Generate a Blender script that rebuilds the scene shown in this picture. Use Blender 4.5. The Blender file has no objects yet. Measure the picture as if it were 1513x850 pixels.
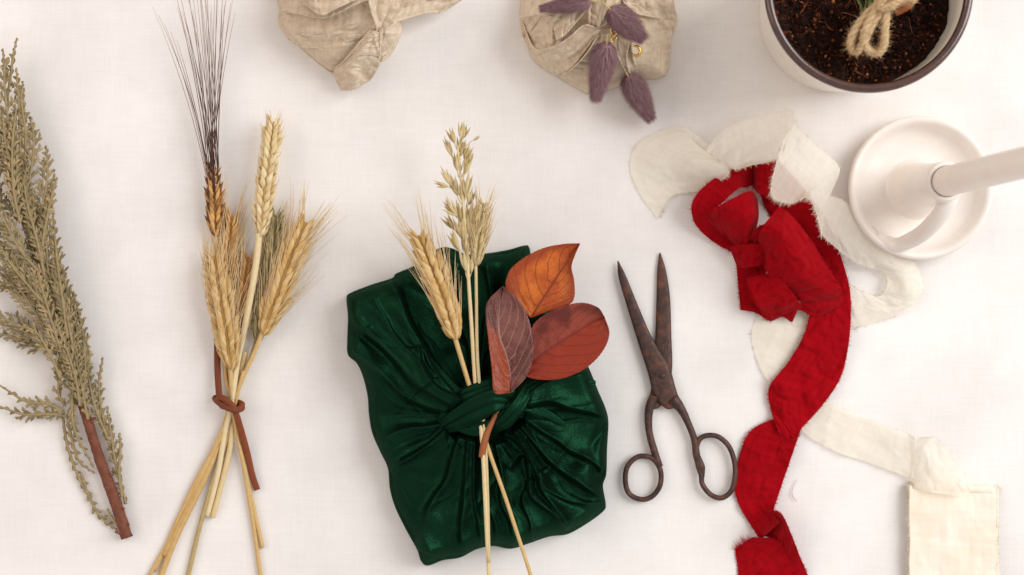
import bpy, bmesh, math, random
import numpy as np
from mathutils import Vector
random.seed(7); RNG = np.random.default_rng(7)
S = 0.0005            # one unit of the working space = 0.5 mm
D = 1.05              # camera height in metres
CX, CY = 756.5, 425.0
scene = bpy.context.scene
COL = scene.collection

# ------------------------------------------------------------------ helpers
def W(p, persp=True):
    p = np.asarray(p, float).reshape(-1, 3)
    f = (1 - p[:, 2]*S/D) if persp else np.ones(len(p))
    return np.stack([(p[:, 0]-CX)*S*f, -(p[:, 1]-CY)*S*f, p[:, 2]*S], 1)

class MB:
    """collects geometry; build() links ONE mesh object"""
    def __init__(self, persp=True):
        self.v = []; self.f = []; self.t = []; self.u = []; self.n = 0; self.persp = persp
    def add(self, v, f, tone=0.5, uvw=None):
        v = np.asarray(v, float).reshape(-1, 3); k = len(v)
        f = np.asarray(f, int)
        self.v.append(v); self.f.extend((f+self.n).tolist()); self.n += k
        tt = np.asarray(tone, float)
        self.t.append(np.full(k, float(tt)) if tt.ndim == 0 else tt.reshape(-1))
        self.u.append(np.zeros((k, 3)) if uvw is None else np.asarray(uvw, float).reshape(-1, 3))
    def build(self, name, mat, parent=None, solid=0, recalc=True, smooth=True, up=False):
        v = W(np.concatenate(self.v), self.persp)
        if parent is not None: org = np.array(parent['_o'])
        else: org = np.array([v[:, 0].mean(), v[:, 1].mean(), v[:, 2].min()])
        me = bpy.data.meshes.new(name)
        me.from_pydata((v-org).tolist(), [], self.f); 
        a = me.attributes.new('tone', 'FLOAT', 'POINT'); a.data.foreach_set('value', np.concatenate(self.t).astype(np.float32))
        a = me.attributes.new('uvw', 'FLOAT_VECTOR', 'POINT'); a.data.foreach_set('vector', np.concatenate(self.u).astype(np.float32).ravel())
        if recalc:
            bm = bmesh.new(); bm.from_mesh(me); bmesh.ops.recalc_face_normals(bm, faces=bm.faces)
            if up:
                if sum(f.normal.z*f.calc_area() for f in bm.faces) < 0: bmesh.ops.reverse_faces(bm, faces=bm.faces)
            bm.to_mesh(me); bm.free()
        if smooth: me.polygons.foreach_set('use_smooth', [True]*len(me.polygons))
        me.update()
        o = bpy.data.objects.new(name, me); COL.objects.link(o)
        if parent is not None: o.parent = parent
        else: o.location = org.tolist()
        o['_o'] = org.tolist()
        me.materials.append(mat)
        if solid:
            m = o.modifiers.new('thickness', 'SOLIDIFY'); m.thickness = solid*S; m.offset = 0
        return o

def tag(o, label, cat, group=None, kind=None):
    o['label'] = label; o['category'] = cat
    if group: o['group'] = group
    if kind: o['kind'] = kind
    return o
def thing(name, label, cat, x, y, z=0, group=None):
    o = bpy.data.objects.new(name, None); COL.objects.link(o)
    o.empty_display_size = 0.02
    loc = W([(x, y, z)])[0]; o.location = loc.tolist(); o['_o'] = loc.tolist()
    return tag(o, label, cat, group)

def catmull(P, n, closed=False):
    P = np.asarray(P, float); m = len(P)
    if m == 2 and not closed:
        t = np.linspace(0, 1, n)[:, None]; return P[0]*(1-t)+P[1]*t
    if closed:
        t = np.linspace(0, m, n, endpoint=False)
    else:
        t = np.linspace(0, m-1, n)
    i = np.floor(t).astype(int)
    if not closed: i = np.minimum(i, m-2)
    u = (t-i).reshape((-1,)+(1,)*(P.ndim-1))
    if closed: g = lambda k: P[k % m]
    else:
        Q = np.concatenate([[2*P[0]-P[1]], P, [2*P[-1]-P[-2]]]); g = lambda k: Q[k+1]
    a, b, c, d = g(i-1), g(i), g(i+1), g(i+2)
    return 0.5*((2*b)+(-a+c)*u+(2*a-5*b+4*c-d)*u*u+(-a+3*b-3*c+d)*u**3)

def vnoise(x, y, seed=0):
    x = np.asarray(x, float)+seed*17.31; y = np.asarray(y, float)+seed*9.77
    xi = np.floor(x).astype(np.int64); yi = np.floor(y).astype(np.int64); xf = x-xi; yf = y-yi
    def h(a, b):
        n = (a*374761393+b*668265263+seed*144269) & 0xffffffff
        n = ((n ^ (n >> 13))*1274126177) & 0xffffffff
        return ((n ^ (n >> 16)) & 0xffff)/65535.0
    u = xf*xf*xf*(xf*(xf*6-15)+10); v = yf*yf*yf*(yf*(yf*6-15)+10)
    return (h(xi, yi)*(1-u)+h(xi+1, yi)*u)*(1-v)+(h(xi, yi+1)*(1-u)+h(xi+1, yi+1)*u)*v
def fbm(x, y, seed=0, o=4):
    s = 0; a = .5
    for k in range(o): s = s+a*vnoise(x*2**k, y*2**k, seed+k); a *= .5
    return s

def nrm(a): return a/np.maximum(np.linalg.norm(a, axis=-1, keepdims=True), 1e-9)
def frames(path):
    T = nrm(np.gradient(path, axis=0))
    side = np.cross(T, [0, 0, 1.0]); bad = np.linalg.norm(side, axis=1) < .15
    side[bad] = np.cross(T[bad], [0, 1.0, 0]) if bad.any() else side[bad]
    side = nrm(side); up = nrm(np.cross(side, T)); return T, side, up

def tube(mb, pts, rad, n=24, sides=10, flat=1.0, tone=.5, closed=False, caps=True, groove=0, gk=5, twist=0, jit=0, sq=0):
    path = catmull(pts, n, closed)
    r = np.interp(np.linspace(0, 1, n), np.linspace(0, 1, len(np.atleast_1d(rad))), np.atleast_1d(rad)) if np.ndim(rad) else np.full(n, float(rad))
    if closed:
        ext = np.concatenate([path[-2:], path, path[:2]]); T, sd, up = [q[2:-2] for q in frames(ext)]
    else: T, sd, up = frames(path)
    th = np.linspace(0, 2*math.pi, sides, endpoint=False)
    tt = np.linspace(0, 1, n)[:, None]
    R = r[:, None]*(1+groove*np.sin(gk*th[None]+twist*tt*2*math.pi)+groove*.5*np.sin((gk*2+1)*th[None]+2.1-twist*tt*5))
    if jit: R = R*(1+jit*(RNG.random(R.shape)-.5))
    if sq: R = R/np.maximum(np.abs(np.cos(th)), np.abs(np.sin(th)))[None]**sq
    v = path[:, None]+sd[:, None]*(np.cos(th)[None]*R)[..., None]+up[:, None]*(np.sin(th)[None]*R*flat)[..., None]
    L = np.concatenate([[0], np.cumsum(np.linalg.norm(np.diff(path, axis=0), axis=1))])
    uvw = np.stack(np.broadcast_arrays(L[:, None], (th*np.mean(r))[None], 0*R), -1)
    i = np.arange(n if closed else n-1)[:, None]; j = np.arange(sides)[None]
    i2 = (i+1) % n; j2 = (j+1) % sides
    f = np.stack(np.broadcast_arrays(i*sides+j, i*sides+j2, i2*sides+j2, i2*sides+j), -1).reshape(-1, 4).tolist()
    if caps and not closed:
        V = v.reshape(-1, 3); base = len(V)
        V = np.concatenate([V, path[:1], path[-1:]]); uvw = np.concatenate([uvw.reshape(-1, 3), np.zeros((2, 3))])
        k = mb.n
        mb.v.append(V); mb.t.append(np.full(len(V), float(tone))); mb.u.append(uvw); mb.n += len(V)
        mb.f.extend((np.array(f)+k).tolist())
        for a in range(sides):
            b = (a+1) % sides
            mb.f.append([k+base, k+b, k+a]); mb.f.append([k+base+1, k+(n-1)*sides+a, k+(n-1)*sides+b])
    else: mb.add(v, f, tone, uvw)
    return path

def blades(mb, start, dirn, length, radius, prof, sides=4, bend=None, flat=1.0, tone=None, up=None):
    """many small tapered bodies at once"""
    start = np.asarray(start, float).reshape(-1, 3); N = len(start)
    dirn = nrm(np.asarray(dirn, float).reshape(-1, 3))
    length = np.broadcast_to(np.asarray(length, float), (N,)); radius = np.broadcast_to(np.asarray(radius, float), (N,))
    prof = np.asarray(prof, float); K = len(prof); t = np.linspace(0, 1, K)
    bend = np.broadcast_to(np.zeros(3) if bend is None else np.asarray(bend, float), (N, 3))
    ref = np.array([0, 0, 1.0]) if up is None else up
    sd = np.cross(dirn, ref); b = np.linalg.norm(sd, axis=1) < .1
    if b.any(): sd[b] = np.cross(dirn[b], [0, 1.0, 0.1])
    sd = nrm(sd); uu = nrm(np.cross(sd, dirn))
    c = start[:, None]+dirn[:, None]*(length[:, None]*t[None])[..., None]+bend[:, None]*(length[:, None]*t[None]**2)[..., None]
    th = np.linspace(0, 2*math.pi, sides, endpoint=False)
    R = radius[:, None]*prof[None]
    v = c[:, :, None]+sd[:, None, None]*(R[:, :, None]*np.cos(th))[..., None]+uu[:, None, None]*(R[:, :, None]*np.sin(th)*flat)[..., None]
    n, k, j = np.meshgrid(np.arange(N), np.arange(K-1), np.arange(sides), indexing='ij')
    j2 = (j+1) % sides; o = n*K*sides
    f = np.stack([o+k*sides+j, o+k*sides+j2, o+(k+1)*sides+j2, o+(k+1)*sides+j], -1).reshape(-1, 4)
    tn = RNG.random(N) if tone is None else np.broadcast_to(np.asarray(tone, float), (N,))
    tn = np.repeat(tn, K*sides)
    uvw = np.zeros((N, K, sides, 3)); uvw[..., 0] = t[None, :, None]; uvw[..., 1] = np.sin(th)[None, None]
    mb.add(v, f, tn, uvw)
    return c[:, -1]

def patch(mb, rows, nu=40, nv=10, noise=1.2, nscale=22, seed=1, tone=.5, bulge=0, lip=0, pleat=0, pk=2.5, crease=0, crumple=0):
    """smooth sheet through rows of control points; returns grid"""
    m = max(len(r) for r in rows); R = []
    for r in rows:
        r = np.asarray(r, float)
        if len(r) < m or m == 2: r = catmull(r, max(m, 3))
        R.append(r)
    R = np.array(R)
    G = catmull(R, nu)                              # nu x m x 3
    G = catmull(G.transpose(1, 0, 2), nv).transpose(1, 0, 2)
    v = np.linspace(-1, 1, nv)
    if bulge: G[:, :, 2] += bulge*(1-v**2)[None]
    L = np.concatenate([[0], np.cumsum(np.linalg.norm(np.diff(G[:, nv//2], axis=0), axis=1))])
    Wd = np.concatenate([np.zeros((nu, 1)), np.cumsum(np.linalg.norm(np.diff(G, axis=1), axis=2), axis=1)], 1)
    if noise:
        A = (fbm(L[:, None]/nscale+0*Wd, Wd/(nscale*1.3)+0*Wd, seed, 3)-.44)*2
        B = np.abs(fbm((L[:, None]+Wd*.6)/(nscale*1.7), (Wd-.3*L[:, None])/(nscale*1.1), seed+9, 2)-.37)*-2.2
        G[:, :, 2] += noise*(A+B)
        G[:, :, 2] = np.maximum(G[:, :, 2], .8)
    if crumple:
        q1 = L[:, None]+0*Wd; q2 = Wd+0*q1
        wx_ = q1+(vnoise(q1/26, q2/26, seed+31)-.5)*26; wy_ = q2+(vnoise(q1/26, q2/26, seed+32)-.5)*26
        c_ = np.abs(2*vnoise(wx_/27, wy_/19, seed+33)-1)+.55*np.abs(2*vnoise(wx_/13+wy_/40, wy_/11, seed+34)-1)
        G[:, :, 2] = np.maximum(G[:, :, 2]+crumple*(c_-.7)*np.clip((G[:, :, 2]-2)/9, .05, 1), .8)
    if lip: G[:, :, 2] += lip*np.abs(v)[None]**8
    if pleat:
        ph = v[None]*pk+(fbm(L[:, None]/60+0*Wd, v[None]*1.2+0*Wd, seed+4, 2)-.4)*2.5
        G[:, :, 2] += pleat*(np.abs((ph*.5) % 1-.5)*2-.5)*(1-v**4)[None]
    if crease:
        for q in range(5):
            a_ = random.uniform(-1.2, 1.2); cu = random.uniform(.05, .95)*L[-1]; cv = random.uniform(.1, .9)*Wd.max()
            dd = (L[:, None]-cu)*math.cos(a_)+(Wd-cv)*math.sin(a_)+(vnoise(L[:, None]/30+0*Wd, Wd/30, seed+q)-.5)*9
            al = -(L[:, None]-cu)*math.sin(a_)+(Wd-cv)*math.cos(a_)
            G[:, :, 2] += crease*random.choice((1, -1))*np.exp(-np.abs(dd)/random.uniform(1.5, 5))*np.exp(-(al/random.uniform(14, 34))**2)
        G[:, :, 2] = np.maximum(G[:, :, 2], .8)
    uvw = np.stack(np.broadcast_arrays(L[:, None], Wd, 0*Wd), -1)
    i = np.arange(nu-1)[:, None]; j = np.arange(nv-1)[None]
    f = np.stack([i*nv+j, i*nv+j+1, (i+1)*nv+j+1, (i+1)*nv+j], -1).reshape(-1, 4)
    mb.add(G, f, tone, uvw)
    return G

def fray(mb, edge, inner, n, length=5, rad=.35, tone=None):
    """loose threads leaving a torn cloth edge"""
    t = RNG.random(n)*(len(edge)-1.001); i = t.astype(int); u = (t-i)[:, None]
    p = edge[i]*(1-u)+edge[i+1]*u; q = inner[i]*(1-u)+inner[i+1]*u
    d = nrm(p-q)+nrm(edge[i+1]-edge[i])*RNG.normal(0, .45, (n, 1)); d[:, 2] += RNG.normal(0, .25, n)
    b = RNG.normal(0, .35, (n, 3)); b[:, 2] = -.15
    blades(mb, p-nrm(p-q)*1.0, d, length*RNG.uniform(.3, 1.2, n), rad, [1, .9, .7, .4], 3, b, tone=tone)

def polydist(px, py, poly, closed=False):
    """distance, signed side, param along polyline"""
    P = np.asarray(poly, float); Q = np.roll(P, -1, 0) if closed else P[1:]
    A = P if closed else P[:-1]; n = len(A)
    best = np.full(px.shape, 1e9); sg = np.zeros(px.shape); pr = np.zeros(px.shape)
    for k in range(n):
        d = Q[k]-A[k]; L2 = d@d+1e-9
        t = np.clip(((px-A[k, 0])*d[0]+(py-A[k, 1])*d[1])/L2, 0, 1)
        dx = px-A[k, 0]-t*d[0]; dy = py-A[k, 1]-t*d[1]; r = np.hypot(dx, dy)
        m = r < best; best[m] = r[m]; sg[m] = np.sign(d[0]*dy-d[1]*dx)[m]; pr[m] = ((k+t)/n)[m]
    return best, sg, pr

def ridge(px, py, pts, A, w1, w2, ta=.15, tb=.15):
    d, sg, t = polydist(px, py, catmull(np.array(pts, float), 26))
    w = np.where(sg > 0, w1, w2)
    e = np.exp(-np.sqrt(d*d+2.0)/w)*np.exp(1.41/np.maximum(w, 1))
    sm = np.clip(t/ta, 0, 1)*np.clip((1-t)/tb, 0, 1) if ta > 0 else np.clip((1-t)/tb, 0, 1)
    return A*e*(sm*sm*(3-2*sm))

def dome(mb, outline, c, H, w, fn, nr=150, na=460, pw=2.3, tone=.5, zb=0.5):
    """cloth drawn over a body: height rises from a traced outline, folds added by fn"""
    O = catmull(np.array(outline, float), na, True)
    s = np.linspace(0, 1, nr)**.75
    px = c[0]+(O[:, 0]-c[0])[None]*s[:, None]; py = c[1]+(O[:, 1]-c[1])[None]*s[:, None]
    d, _, _ = polydist(px, py, O[::2], True)
    q = np.clip(d/w, 0, 1); prof = (1-(1-q)**pw)**(1/pw)
    z = H*prof+fn(px, py, d)*np.clip(d/4, 0, 1)
    z = np.maximum(z, zb); z[-1] = zb
    i = np.arange(nr-1)[:, None]; j = np.arange(na)[None]; j2 = (j+1) % na
    f = np.stack(np.broadcast_arrays(i*na+j, i*na+j2, (i+1)*na+j2, (i+1)*na+j), -1).reshape(-1, 4)
    mb.add(np.stack([px, py, z], -1), f, tone, np.stack([px, py, z], -1))

def lathe(mb, c, prof, n=128, tone=.5, close=False):
    prof = np.asarray(prof, float); K = len(prof); th = np.linspace(0, 2*math.pi, n, endpoint=False)
    v = np.stack([c[0]+prof[:, :1]*np.cos(th), c[1]+prof[:, :1]*np.sin(th), np.repeat(prof[:, 1:2], n, 1)], -1)
    i = np.arange(K if close else K-1)[:, None]; j = np.arange(n)[None]; j2 = (j+1) % n; i2 = (i+1) % K
    f = np.stack(np.broadcast_arrays(i*n+j, i*n+j2, i2*n+j2, i2*n+j), -1).reshape(-1, 4)
    mb.add(v, f, tone, v)

def slab(mb, st, inset=.22, tone=.5, n=40):
    """tapered metal bar from stations (lx,ly,rx,ry,zbottom,ztop)"""
    A = catmull(np.array(st, float), n)
    L = A[:, 0:2]; R = A[:, 2:4]; zb = A[:, 4]; zt = A[:, 5]; V = []
    def p(t, z): return np.column_stack([L*(1-t)+R*t, z])
    zm = zb+(zt-zb)*.55
    for t, z in ((0, zb), (0, zm), (inset*.5, zt-.6), (inset, zt), (1-inset, zt), (1-inset*.5, zt-.6), (1, zm), (1, zb)): V.append(p(t, z))
    V = np.stack(V, 1); K = 8
    i = np.arange(n-1)[:, None]; j = np.arange(K)[None]; j2 = (j+1) % K
    f = np.stack(np.broadcast_arrays(i*K+j, i*K+j2, (i+1)*K+j2, (i+1)*K+j), -1).reshape(-1, 4).tolist()
    k = mb.n; mb.add(V, f, tone, V)
    mb.f.append([k+a for a in range(K)]); mb.f.append([k+(n-1)*K+a for a in reversed(range(K))])

# ------------------------------------------------------------------ materials
def srgb(r, g, b):
    c = lambda x: ((x/255+.055)/1.055)**2.4 if x > 10 else x/255/12.92
    return (c(r), c(g), c(b), 1)
class NT:
    def __init__(self, name):
        m = self.m = bpy.data.materials.new(name); m.use_nodes = True; self.t = m.node_tree
        self.t.nodes.clear(); self.out = self.n('ShaderNodeOutputMaterial')
        self.b = self.n('ShaderNodeBsdfPrincipled'); self.l(self.b.outputs[0], self.out.inputs[0])
    def n(self, k, **kw):
        n = self.t.nodes.new(k)
        for a, v in kw.items(): setattr(n, a, v)
        return n
    def l(self, a, b): self.t.links.new(a, b)
    def s(self, node, **kw):
        for a, v in kw.items(): node.inputs[a.replace('_', ' ')].default_value = v
        return node
    def attr(self, name): return self.n('ShaderNodeAttribute', attribute_name=name)
    def coord(self, kind='Object', scale=(1, 1, 1), src=None):
        mp = self.n('ShaderNodeMapping'); mp.inputs['Scale'].default_value = scale
        if src is None: src = self.n('ShaderNodeTexCoord').outputs[kind]
        self.l(src, mp.inputs[0]); return mp.outputs[0]
    def noise(self, vec, scale, detail=4, rough=.55):
        n = self.s(self.n('ShaderNodeTexNoise'), Scale=scale, Detail=detail, Roughness=rough); self.l(vec, n.inputs['Vector']); return n.outputs[0]
    def wave(self, vec, scale, dirn='X', dist=.6, dsc=1.5):
        n = self.n('ShaderNodeTexWave', wave_type='BANDS', bands_direction=dirn)
        self.s(n, Scale=scale, Distortion=dist, Detail=2, Detail_Scale=dsc); self.l(vec, n.inputs['Vector']); return n.outputs['Fac']
    def ramp(self, fac, stops):
        r = self.n('ShaderNodeValToRGB'); e = r.color_ramp.elements
        while len(e) < len(stops): e.new(.5)
        for k, (p, c) in enumerate(stops): e[k].position = p; e[k].color = c
        self.l(fac, r.inputs[0]); return r.outputs[0]
    def math(self, op, a, b=None, c=None):
        n = self.n('ShaderNodeMath', operation=op)
        for k, x in enumerate((a, b, c)):
            if x is None: continue
            if isinstance(x, (int, float)): n.inputs[k].default_value = x
            else: self.l(x, n.inputs[k])
        return n.outputs[0]
    def mix(self, fac, a, b, mode='MIX'):
        n = self.n('ShaderNodeMix', data_type='RGBA', blend_type=mode)
        for k, x in ((0, fac), (6, a), (7, b)):
            if isinstance(x, (int, float, tuple)): n.inputs[k].default_value = x
            else: self.l(x, n.inputs[k])
        return n.outputs[2]
    def bump(self, h, strength=.5, dist=.0005, prev=None):
        n = self.s(self.n('ShaderNodeBump'), Strength=strength, Distance=dist); self.l(h, n.inputs['Height'])
        if prev is not None: self.l(prev, n.inputs['Normal'])
        return n.outputs[0]

def weave_mat(name, c1, c2, thread=900, rough=.9, sheen=.2, bump=.5, alpha=None, transl=0, streak=.5, src='obj', blot=None, spec=.15, wv=.5, bigs=25):
    T = NT(name); b = T.b
    vec = T.coord('Object') if src == 'obj' else T.coord(src=T.attr('uvw').outputs['Vector'], scale=(S, S, S))
    wx = T.wave(vec, thread, 'X', 1.2, 2); wy = T.wave(vec, thread*.93, 'Y', 1.2, 2)
    sx = T.noise(T.coord(scale=(1, .06, 1), src=vec), thread*.9, 3); sy = T.noise(T.coord(scale=(.06, 1, 1), src=vec), thread*.9, 3)
    sl = T.math('ADD', T.math('MULTIPLY', sx, .5), T.math('MULTIPLY', sy, .5))
    h = T.math('ADD', T.math('MULTIPLY', T.math('MAXIMUM', wx, wy), wv), sl)
    big = T.noise(vec, bigs, 4)
    f = T.math('ADD', T.math('MULTIPLY', sl, streak), T.math('MULTIPLY', big, 1-streak))
    col = T.ramp(f, [(.3, c1), (.68, c2)])
    if blot: col = T.mix(T.math('MULTIPLY', T.noise(vec, 420, 1), 0.0), col, blot)
    T.l(col, b.inputs['Base Color']); T.s(b, Roughness=rough, Sheen_Weight=sheen, Sheen_Roughness=.5, Specular_IOR_Level=spec)
    T.l(T.bump(h, bump, .0004), b.inputs['Normal'])
    if transl:
        tr = T.n('ShaderNodeBsdfTranslucent'); T.l(col, tr.inputs[0]); mx = T.n('ShaderNodeMixShader'); mx.inputs[0].default_value = transl
        T.l(b.outputs[0], mx.inputs[1]); T.l(tr.outputs[0], mx.inputs[2]); last = mx.outputs[0]
        if alpha:
            tp = T.n('ShaderNodeBsdfTransparent'); m2 = T.n('ShaderNodeMixShader')
            gap = T.math('MULTIPLY', T.math('SUBTRACT', 1.0, sl), .22)
            T.l(T.math('ADD', gap, alpha), m2.inputs[0]); T.l(last, m2.inputs[1]); T.l(tp.outputs[0], m2.inputs[2]); last = m2.outputs[0]
        T.l(last, T.out.inputs[0])
    return T.m

def straw_mat(name, stops, rough=.6, spec=.3, tip=None, fib=1.0, transl=.0):
    """plant material: tone attribute picks the pigment, fibres run along"""
    T = NT(name); b = T.b
    vec = T.coord('Object'); n = T.noise(vec, 260, 3)
    f = T.math('ADD', T.math('MULTIPLY', T.attr('tone').outputs['Fac'], .7), T.math('MULTIPLY', n, .45))
    col = T.ramp(f, stops)
    if tip:
        sp = T.n('ShaderNodeSeparateXYZ'); T.l(T.attr('uvw').outputs['Vector'], sp.inputs[0])
        col = T.mix(T.math('MULTIPLY', T.math('POWER', sp.outputs[0], 2.0), tip[1]), col, tip[0])
    T.l(col, b.inputs['Base Color']); T.s(b, Roughness=rough, Specular_IOR_Level=spec)
    u = T.coord(src=T.attr('uvw').outputs['Vector'], scale=(.5, 6*fib, 1))
    T.l(T.bump(T.noise(u, 2.2, 3), .35, .0004), b.inputs['Normal'])
    if transl:
        tr = T.n('ShaderNodeBsdfTranslucent'); T.l(col, tr.inputs[0]); mx = T.n('ShaderNodeMixShader'); mx.inputs[0].default_value = transl
        T.l(b.outputs[0], mx.inputs[1]); T.l(tr.outputs[0], mx.inputs[2]); T.l(mx.outputs[0], T.out.inputs[0])
    return T.m

M = {}
M['table'] = weave_mat('white_cotton', srgb(226, 220, 215), srgb(248, 243, 238), thread=800, bump=.3, streak=.3, wv=.0, bigs=11, sheen=.1)
M['linen'] = weave_mat('natural_linen', srgb(194, 168, 138), srgb(240, 222, 196), thread=330, bump=.9, wv=.7, streak=.7, src='obj')
M['cream'] = weave_mat('cream_silk_gauze', srgb(248, 239, 221), srgb(255, 249, 235), thread=300, bump=.2, alpha=.24, transl=.22, wv=.06, streak=.8, src='uv', sheen=.15)
M['creamthick'] = weave_mat('cream_silk_wound', srgb(236, 216, 190), srgb(253, 244, 230), thread=300, bump=.4, src='uv', wv=.2)
M['red'] = weave_mat('crimson_cotton', srgb(138, 1, 11), srgb(172, 4, 19), thread=380, bump=.5, src='uv', sheen=.03, streak=.85, wv=.25, transl=.04, spec=.08)
M['redthread'] = straw_mat('crimson_thread', [(.2, srgb(165, 5, 18)), (.9, srgb(205, 20, 35))], .9, .1)
M['creamthread'] = straw_mat('cream_thread', [(.2, srgb(238, 226, 204)), (.9, srgb(250, 242, 226))], .9, .1)
# velvet
T = NT('green_velvet'); b = T.b
vec = T.coord('Object'); n = T.noise(T.coord(src=vec, scale=(1, .35, 1)), 60, 4, .6)
n2 = T.noise(vec, 900, 2)
col = T.ramp(T.math('ADD', T.math('MULTIPLY', n, .8), T.math('MULTIPLY', n2, .2)), [(.32, srgb(1, 6, 3)), (.55, srgb(2, 13, 6)), (.75, srgb(4, 25, 13))])
T.l(col, b.inputs['Base Color']); T.s(b, Roughness=.8, Specular_IOR_Level=.04, Sheen_Weight=.10, Sheen_Roughness=.35, Sheen_Tint=srgb(60, 150, 100))
T.l(T.bump(n2, .6, .0006), b.inputs['Normal']); gl = T.n('ShaderNodeBsdfAnisotropic'); gl.inputs['Color'].default_value = srgb(58, 140, 96); gl.inputs['Roughness'].default_value = .4
T.l(b.inputs['Normal'].links[0].from_socket, gl.inputs['Normal']); mx = T.n('ShaderNodeMixShader'); mx.inputs[0].default_value = .10
T.l(b.outputs[0], mx.inputs[1]); T.l(gl.outputs[0], mx.inputs[2]); T.l(mx.outputs[0], T.out.inputs[0]); M['velvet'] = T.m
# plants
M['straw'] = straw_mat('golden_straw', [(.1, srgb(176, 128, 68)), (.5, srgb(212, 172, 108)), (1, srgb(234, 206, 152))], transl=.1)
M['strawpale'] = straw_mat('pale_straw', [(.1, srgb(208, 172, 116)), (.6, srgb(232, 206, 154)), (1, srgb(244, 228, 188))], transl=.1)
M['strawbrown'] = straw_mat('brown_straw', [(.1, srgb(140, 92, 48)), (.6, srgb(190, 142, 84)), (1, srgb(216, 174, 116))])
M['oat'] = straw_mat('oat_husk', [(.1, srgb(160, 132, 84)), (.6, srgb(204, 180, 128)), (1, srgb(228, 210, 164))], transl=.1)
M['greyoat'] = straw_mat('grey_green_husk', [(.1, srgb(112, 100, 66)), (.6, srgb(156, 140, 96)), (1, srgb(190, 172, 124))])
M['darkear'] = straw_mat('dark_striped_ear', [(.12, srgb(84, 48, 28)), (.4, srgb(150, 100, 54)), (.8, srgb(214, 166, 98))])
M['awndark'] = straw_mat('dark_awn', [(.1, srgb(56, 32, 26)), (1, srgb(110, 70, 52))], tip=(srgb(170, 128, 108), .8))
M['awn'] = straw_mat('pale_awn', [(.1, srgb(206, 172, 122)), (1, srgb(236, 214, 172))])
M['leather'] = straw_mat('brown_leather', [(.2, srgb(88, 40, 20)), (.9, srgb(136, 68, 34))], .55, .3, fib=.3)
M['cedar'] = straw_mat('dried_cedar', [(.1, srgb(84, 70, 46)), (.4, srgb(130, 116, 82)), (.75, srgb(172, 150, 112)), (1.0, srgb(206, 164, 110))], .75, .2)
M['bark'] = straw_mat('red_brown_bark', [(.2, srgb(78, 42, 30)), (.55, srgb(118, 68, 50)), (.8, srgb(150, 98, 74))], .7, .25, fib=.2)
M['bunny'] = straw_mat('mauve_fluff', [(.1, srgb(138, 94, 106)), (.35, srgb(182, 136, 144)), (.85, srgb(232, 200, 200))], .8, .1, transl=.35)
M['twine'] = straw_mat('jute_twine', [(.1, srgb(176, 142, 100)), (.6, srgb(214, 184, 142)), (1, srgb(234, 210, 174))], .9, .1)
M['green'] = straw_mat('green_shoot', [(.2, srgb(62, 84, 36)), (.9, srgb(128, 140, 80))])
M['tipbrown'] = straw_mat('brown_stub', [(.2, srgb(98, 48, 22)), (.9, srgb(158, 92, 52))])
# leaves
def leaf_mat(name, base, dark, other, vein, half=None):
    T = NT(name); b = T.b
    uv = T.attr('uvw').outputs['Vector']; sp = T.n('ShaderNodeSeparateXYZ'); T.l(uv, sp.inputs[0])
    u, v = sp.outputs[0], sp.outputs[1]          # u 0..1 base to tip, v -1..1 across
    av = T.math('ABSOLUTE', v)
    wob = T.noise(T.coord(src=uv, scale=(3, 2, 1)), 1.0, 2)
    # side veins leave the midrib and bend towards the tip
    arg = T.math('ADD', T.math('SUBTRACT', T.math('MULTIPLY', u, 7.0), T.math('MULTIPLY', T.math('POWER', av, 1.35), 3.0)), T.math('MULTIPLY', wob, .7))
    fr = T.math('ABSOLUTE', T.math('SUBTRACT', T.math('FRACT', arg), .5))
    side = T.math('LESS_THAN', fr, .05)
    mid = T.math('LESS_THAN', av, .036)
    vo = T.n('ShaderNodeTexVoronoi', feature='DISTANCE_TO_EDGE'); T.s(vo, Scale=420); T.l(T.coord('Object'), vo.inputs['Vector'])
    net = T.math('LESS_THAN', vo.outputs['Distance'], .07)
    n = T.noise(T.coord('Object'), 55, 4, .6)
    col = T.mix(T.ramp(n, [(.42, (0, 0, 0, 1)), (.6, (1, 1, 1, 1))]), base, dark)
    if half is not None:
        col = T.mix(T.math('MULTIPLY', T.attr('tone').outputs['Fac'], 1.0), col, other)
    else:
        col = T.mix(T.ramp(T.math('ADD', av, T.math('MULTIPLY', n, .4)), [(.75, (0, 0, 0, 1)), (1.2, (1, 1, 1, 1))]), col, other)
    veins = T.math('MAXIMUM', T.math('MAXIMUM', T.math('MULTIPLY', side, .8), mid), T.math('MULTIPLY', net, .22))
    col = T.mix(T.math('MULTIPLY', veins, .75), col, vein)
    T.l(col, b.inputs['Base Color']); T.s(b, Roughness=.4, Specular_IOR_Level=.35)
    h = T.math('SUBTRACT', T.noise(T.coord('Object'), 200, 3), T.math('MULTIPLY', veins, .9))
    T.l(T.bump(h, .7, .0009), b.inputs['Normal'])
    return T.m
M['leaf_orange'] = leaf_mat('orange_leaf', srgb(208, 108, 38), srgb(176, 78, 26), srgb(160, 66, 24), srgb(112, 44, 22))
M['leaf_red'] = leaf_mat('red_leaf', srgb(150, 66, 48), srgb(98, 38, 30), srgb(148, 46, 20), srgb(104, 42, 34), half=1)
M['leaf_mauve'] = leaf_mat('mauve_leaf', srgb(124, 76, 66), srgb(88, 42, 36), srgb(146, 56, 16), srgb(172, 124, 112), half=1)
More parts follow.
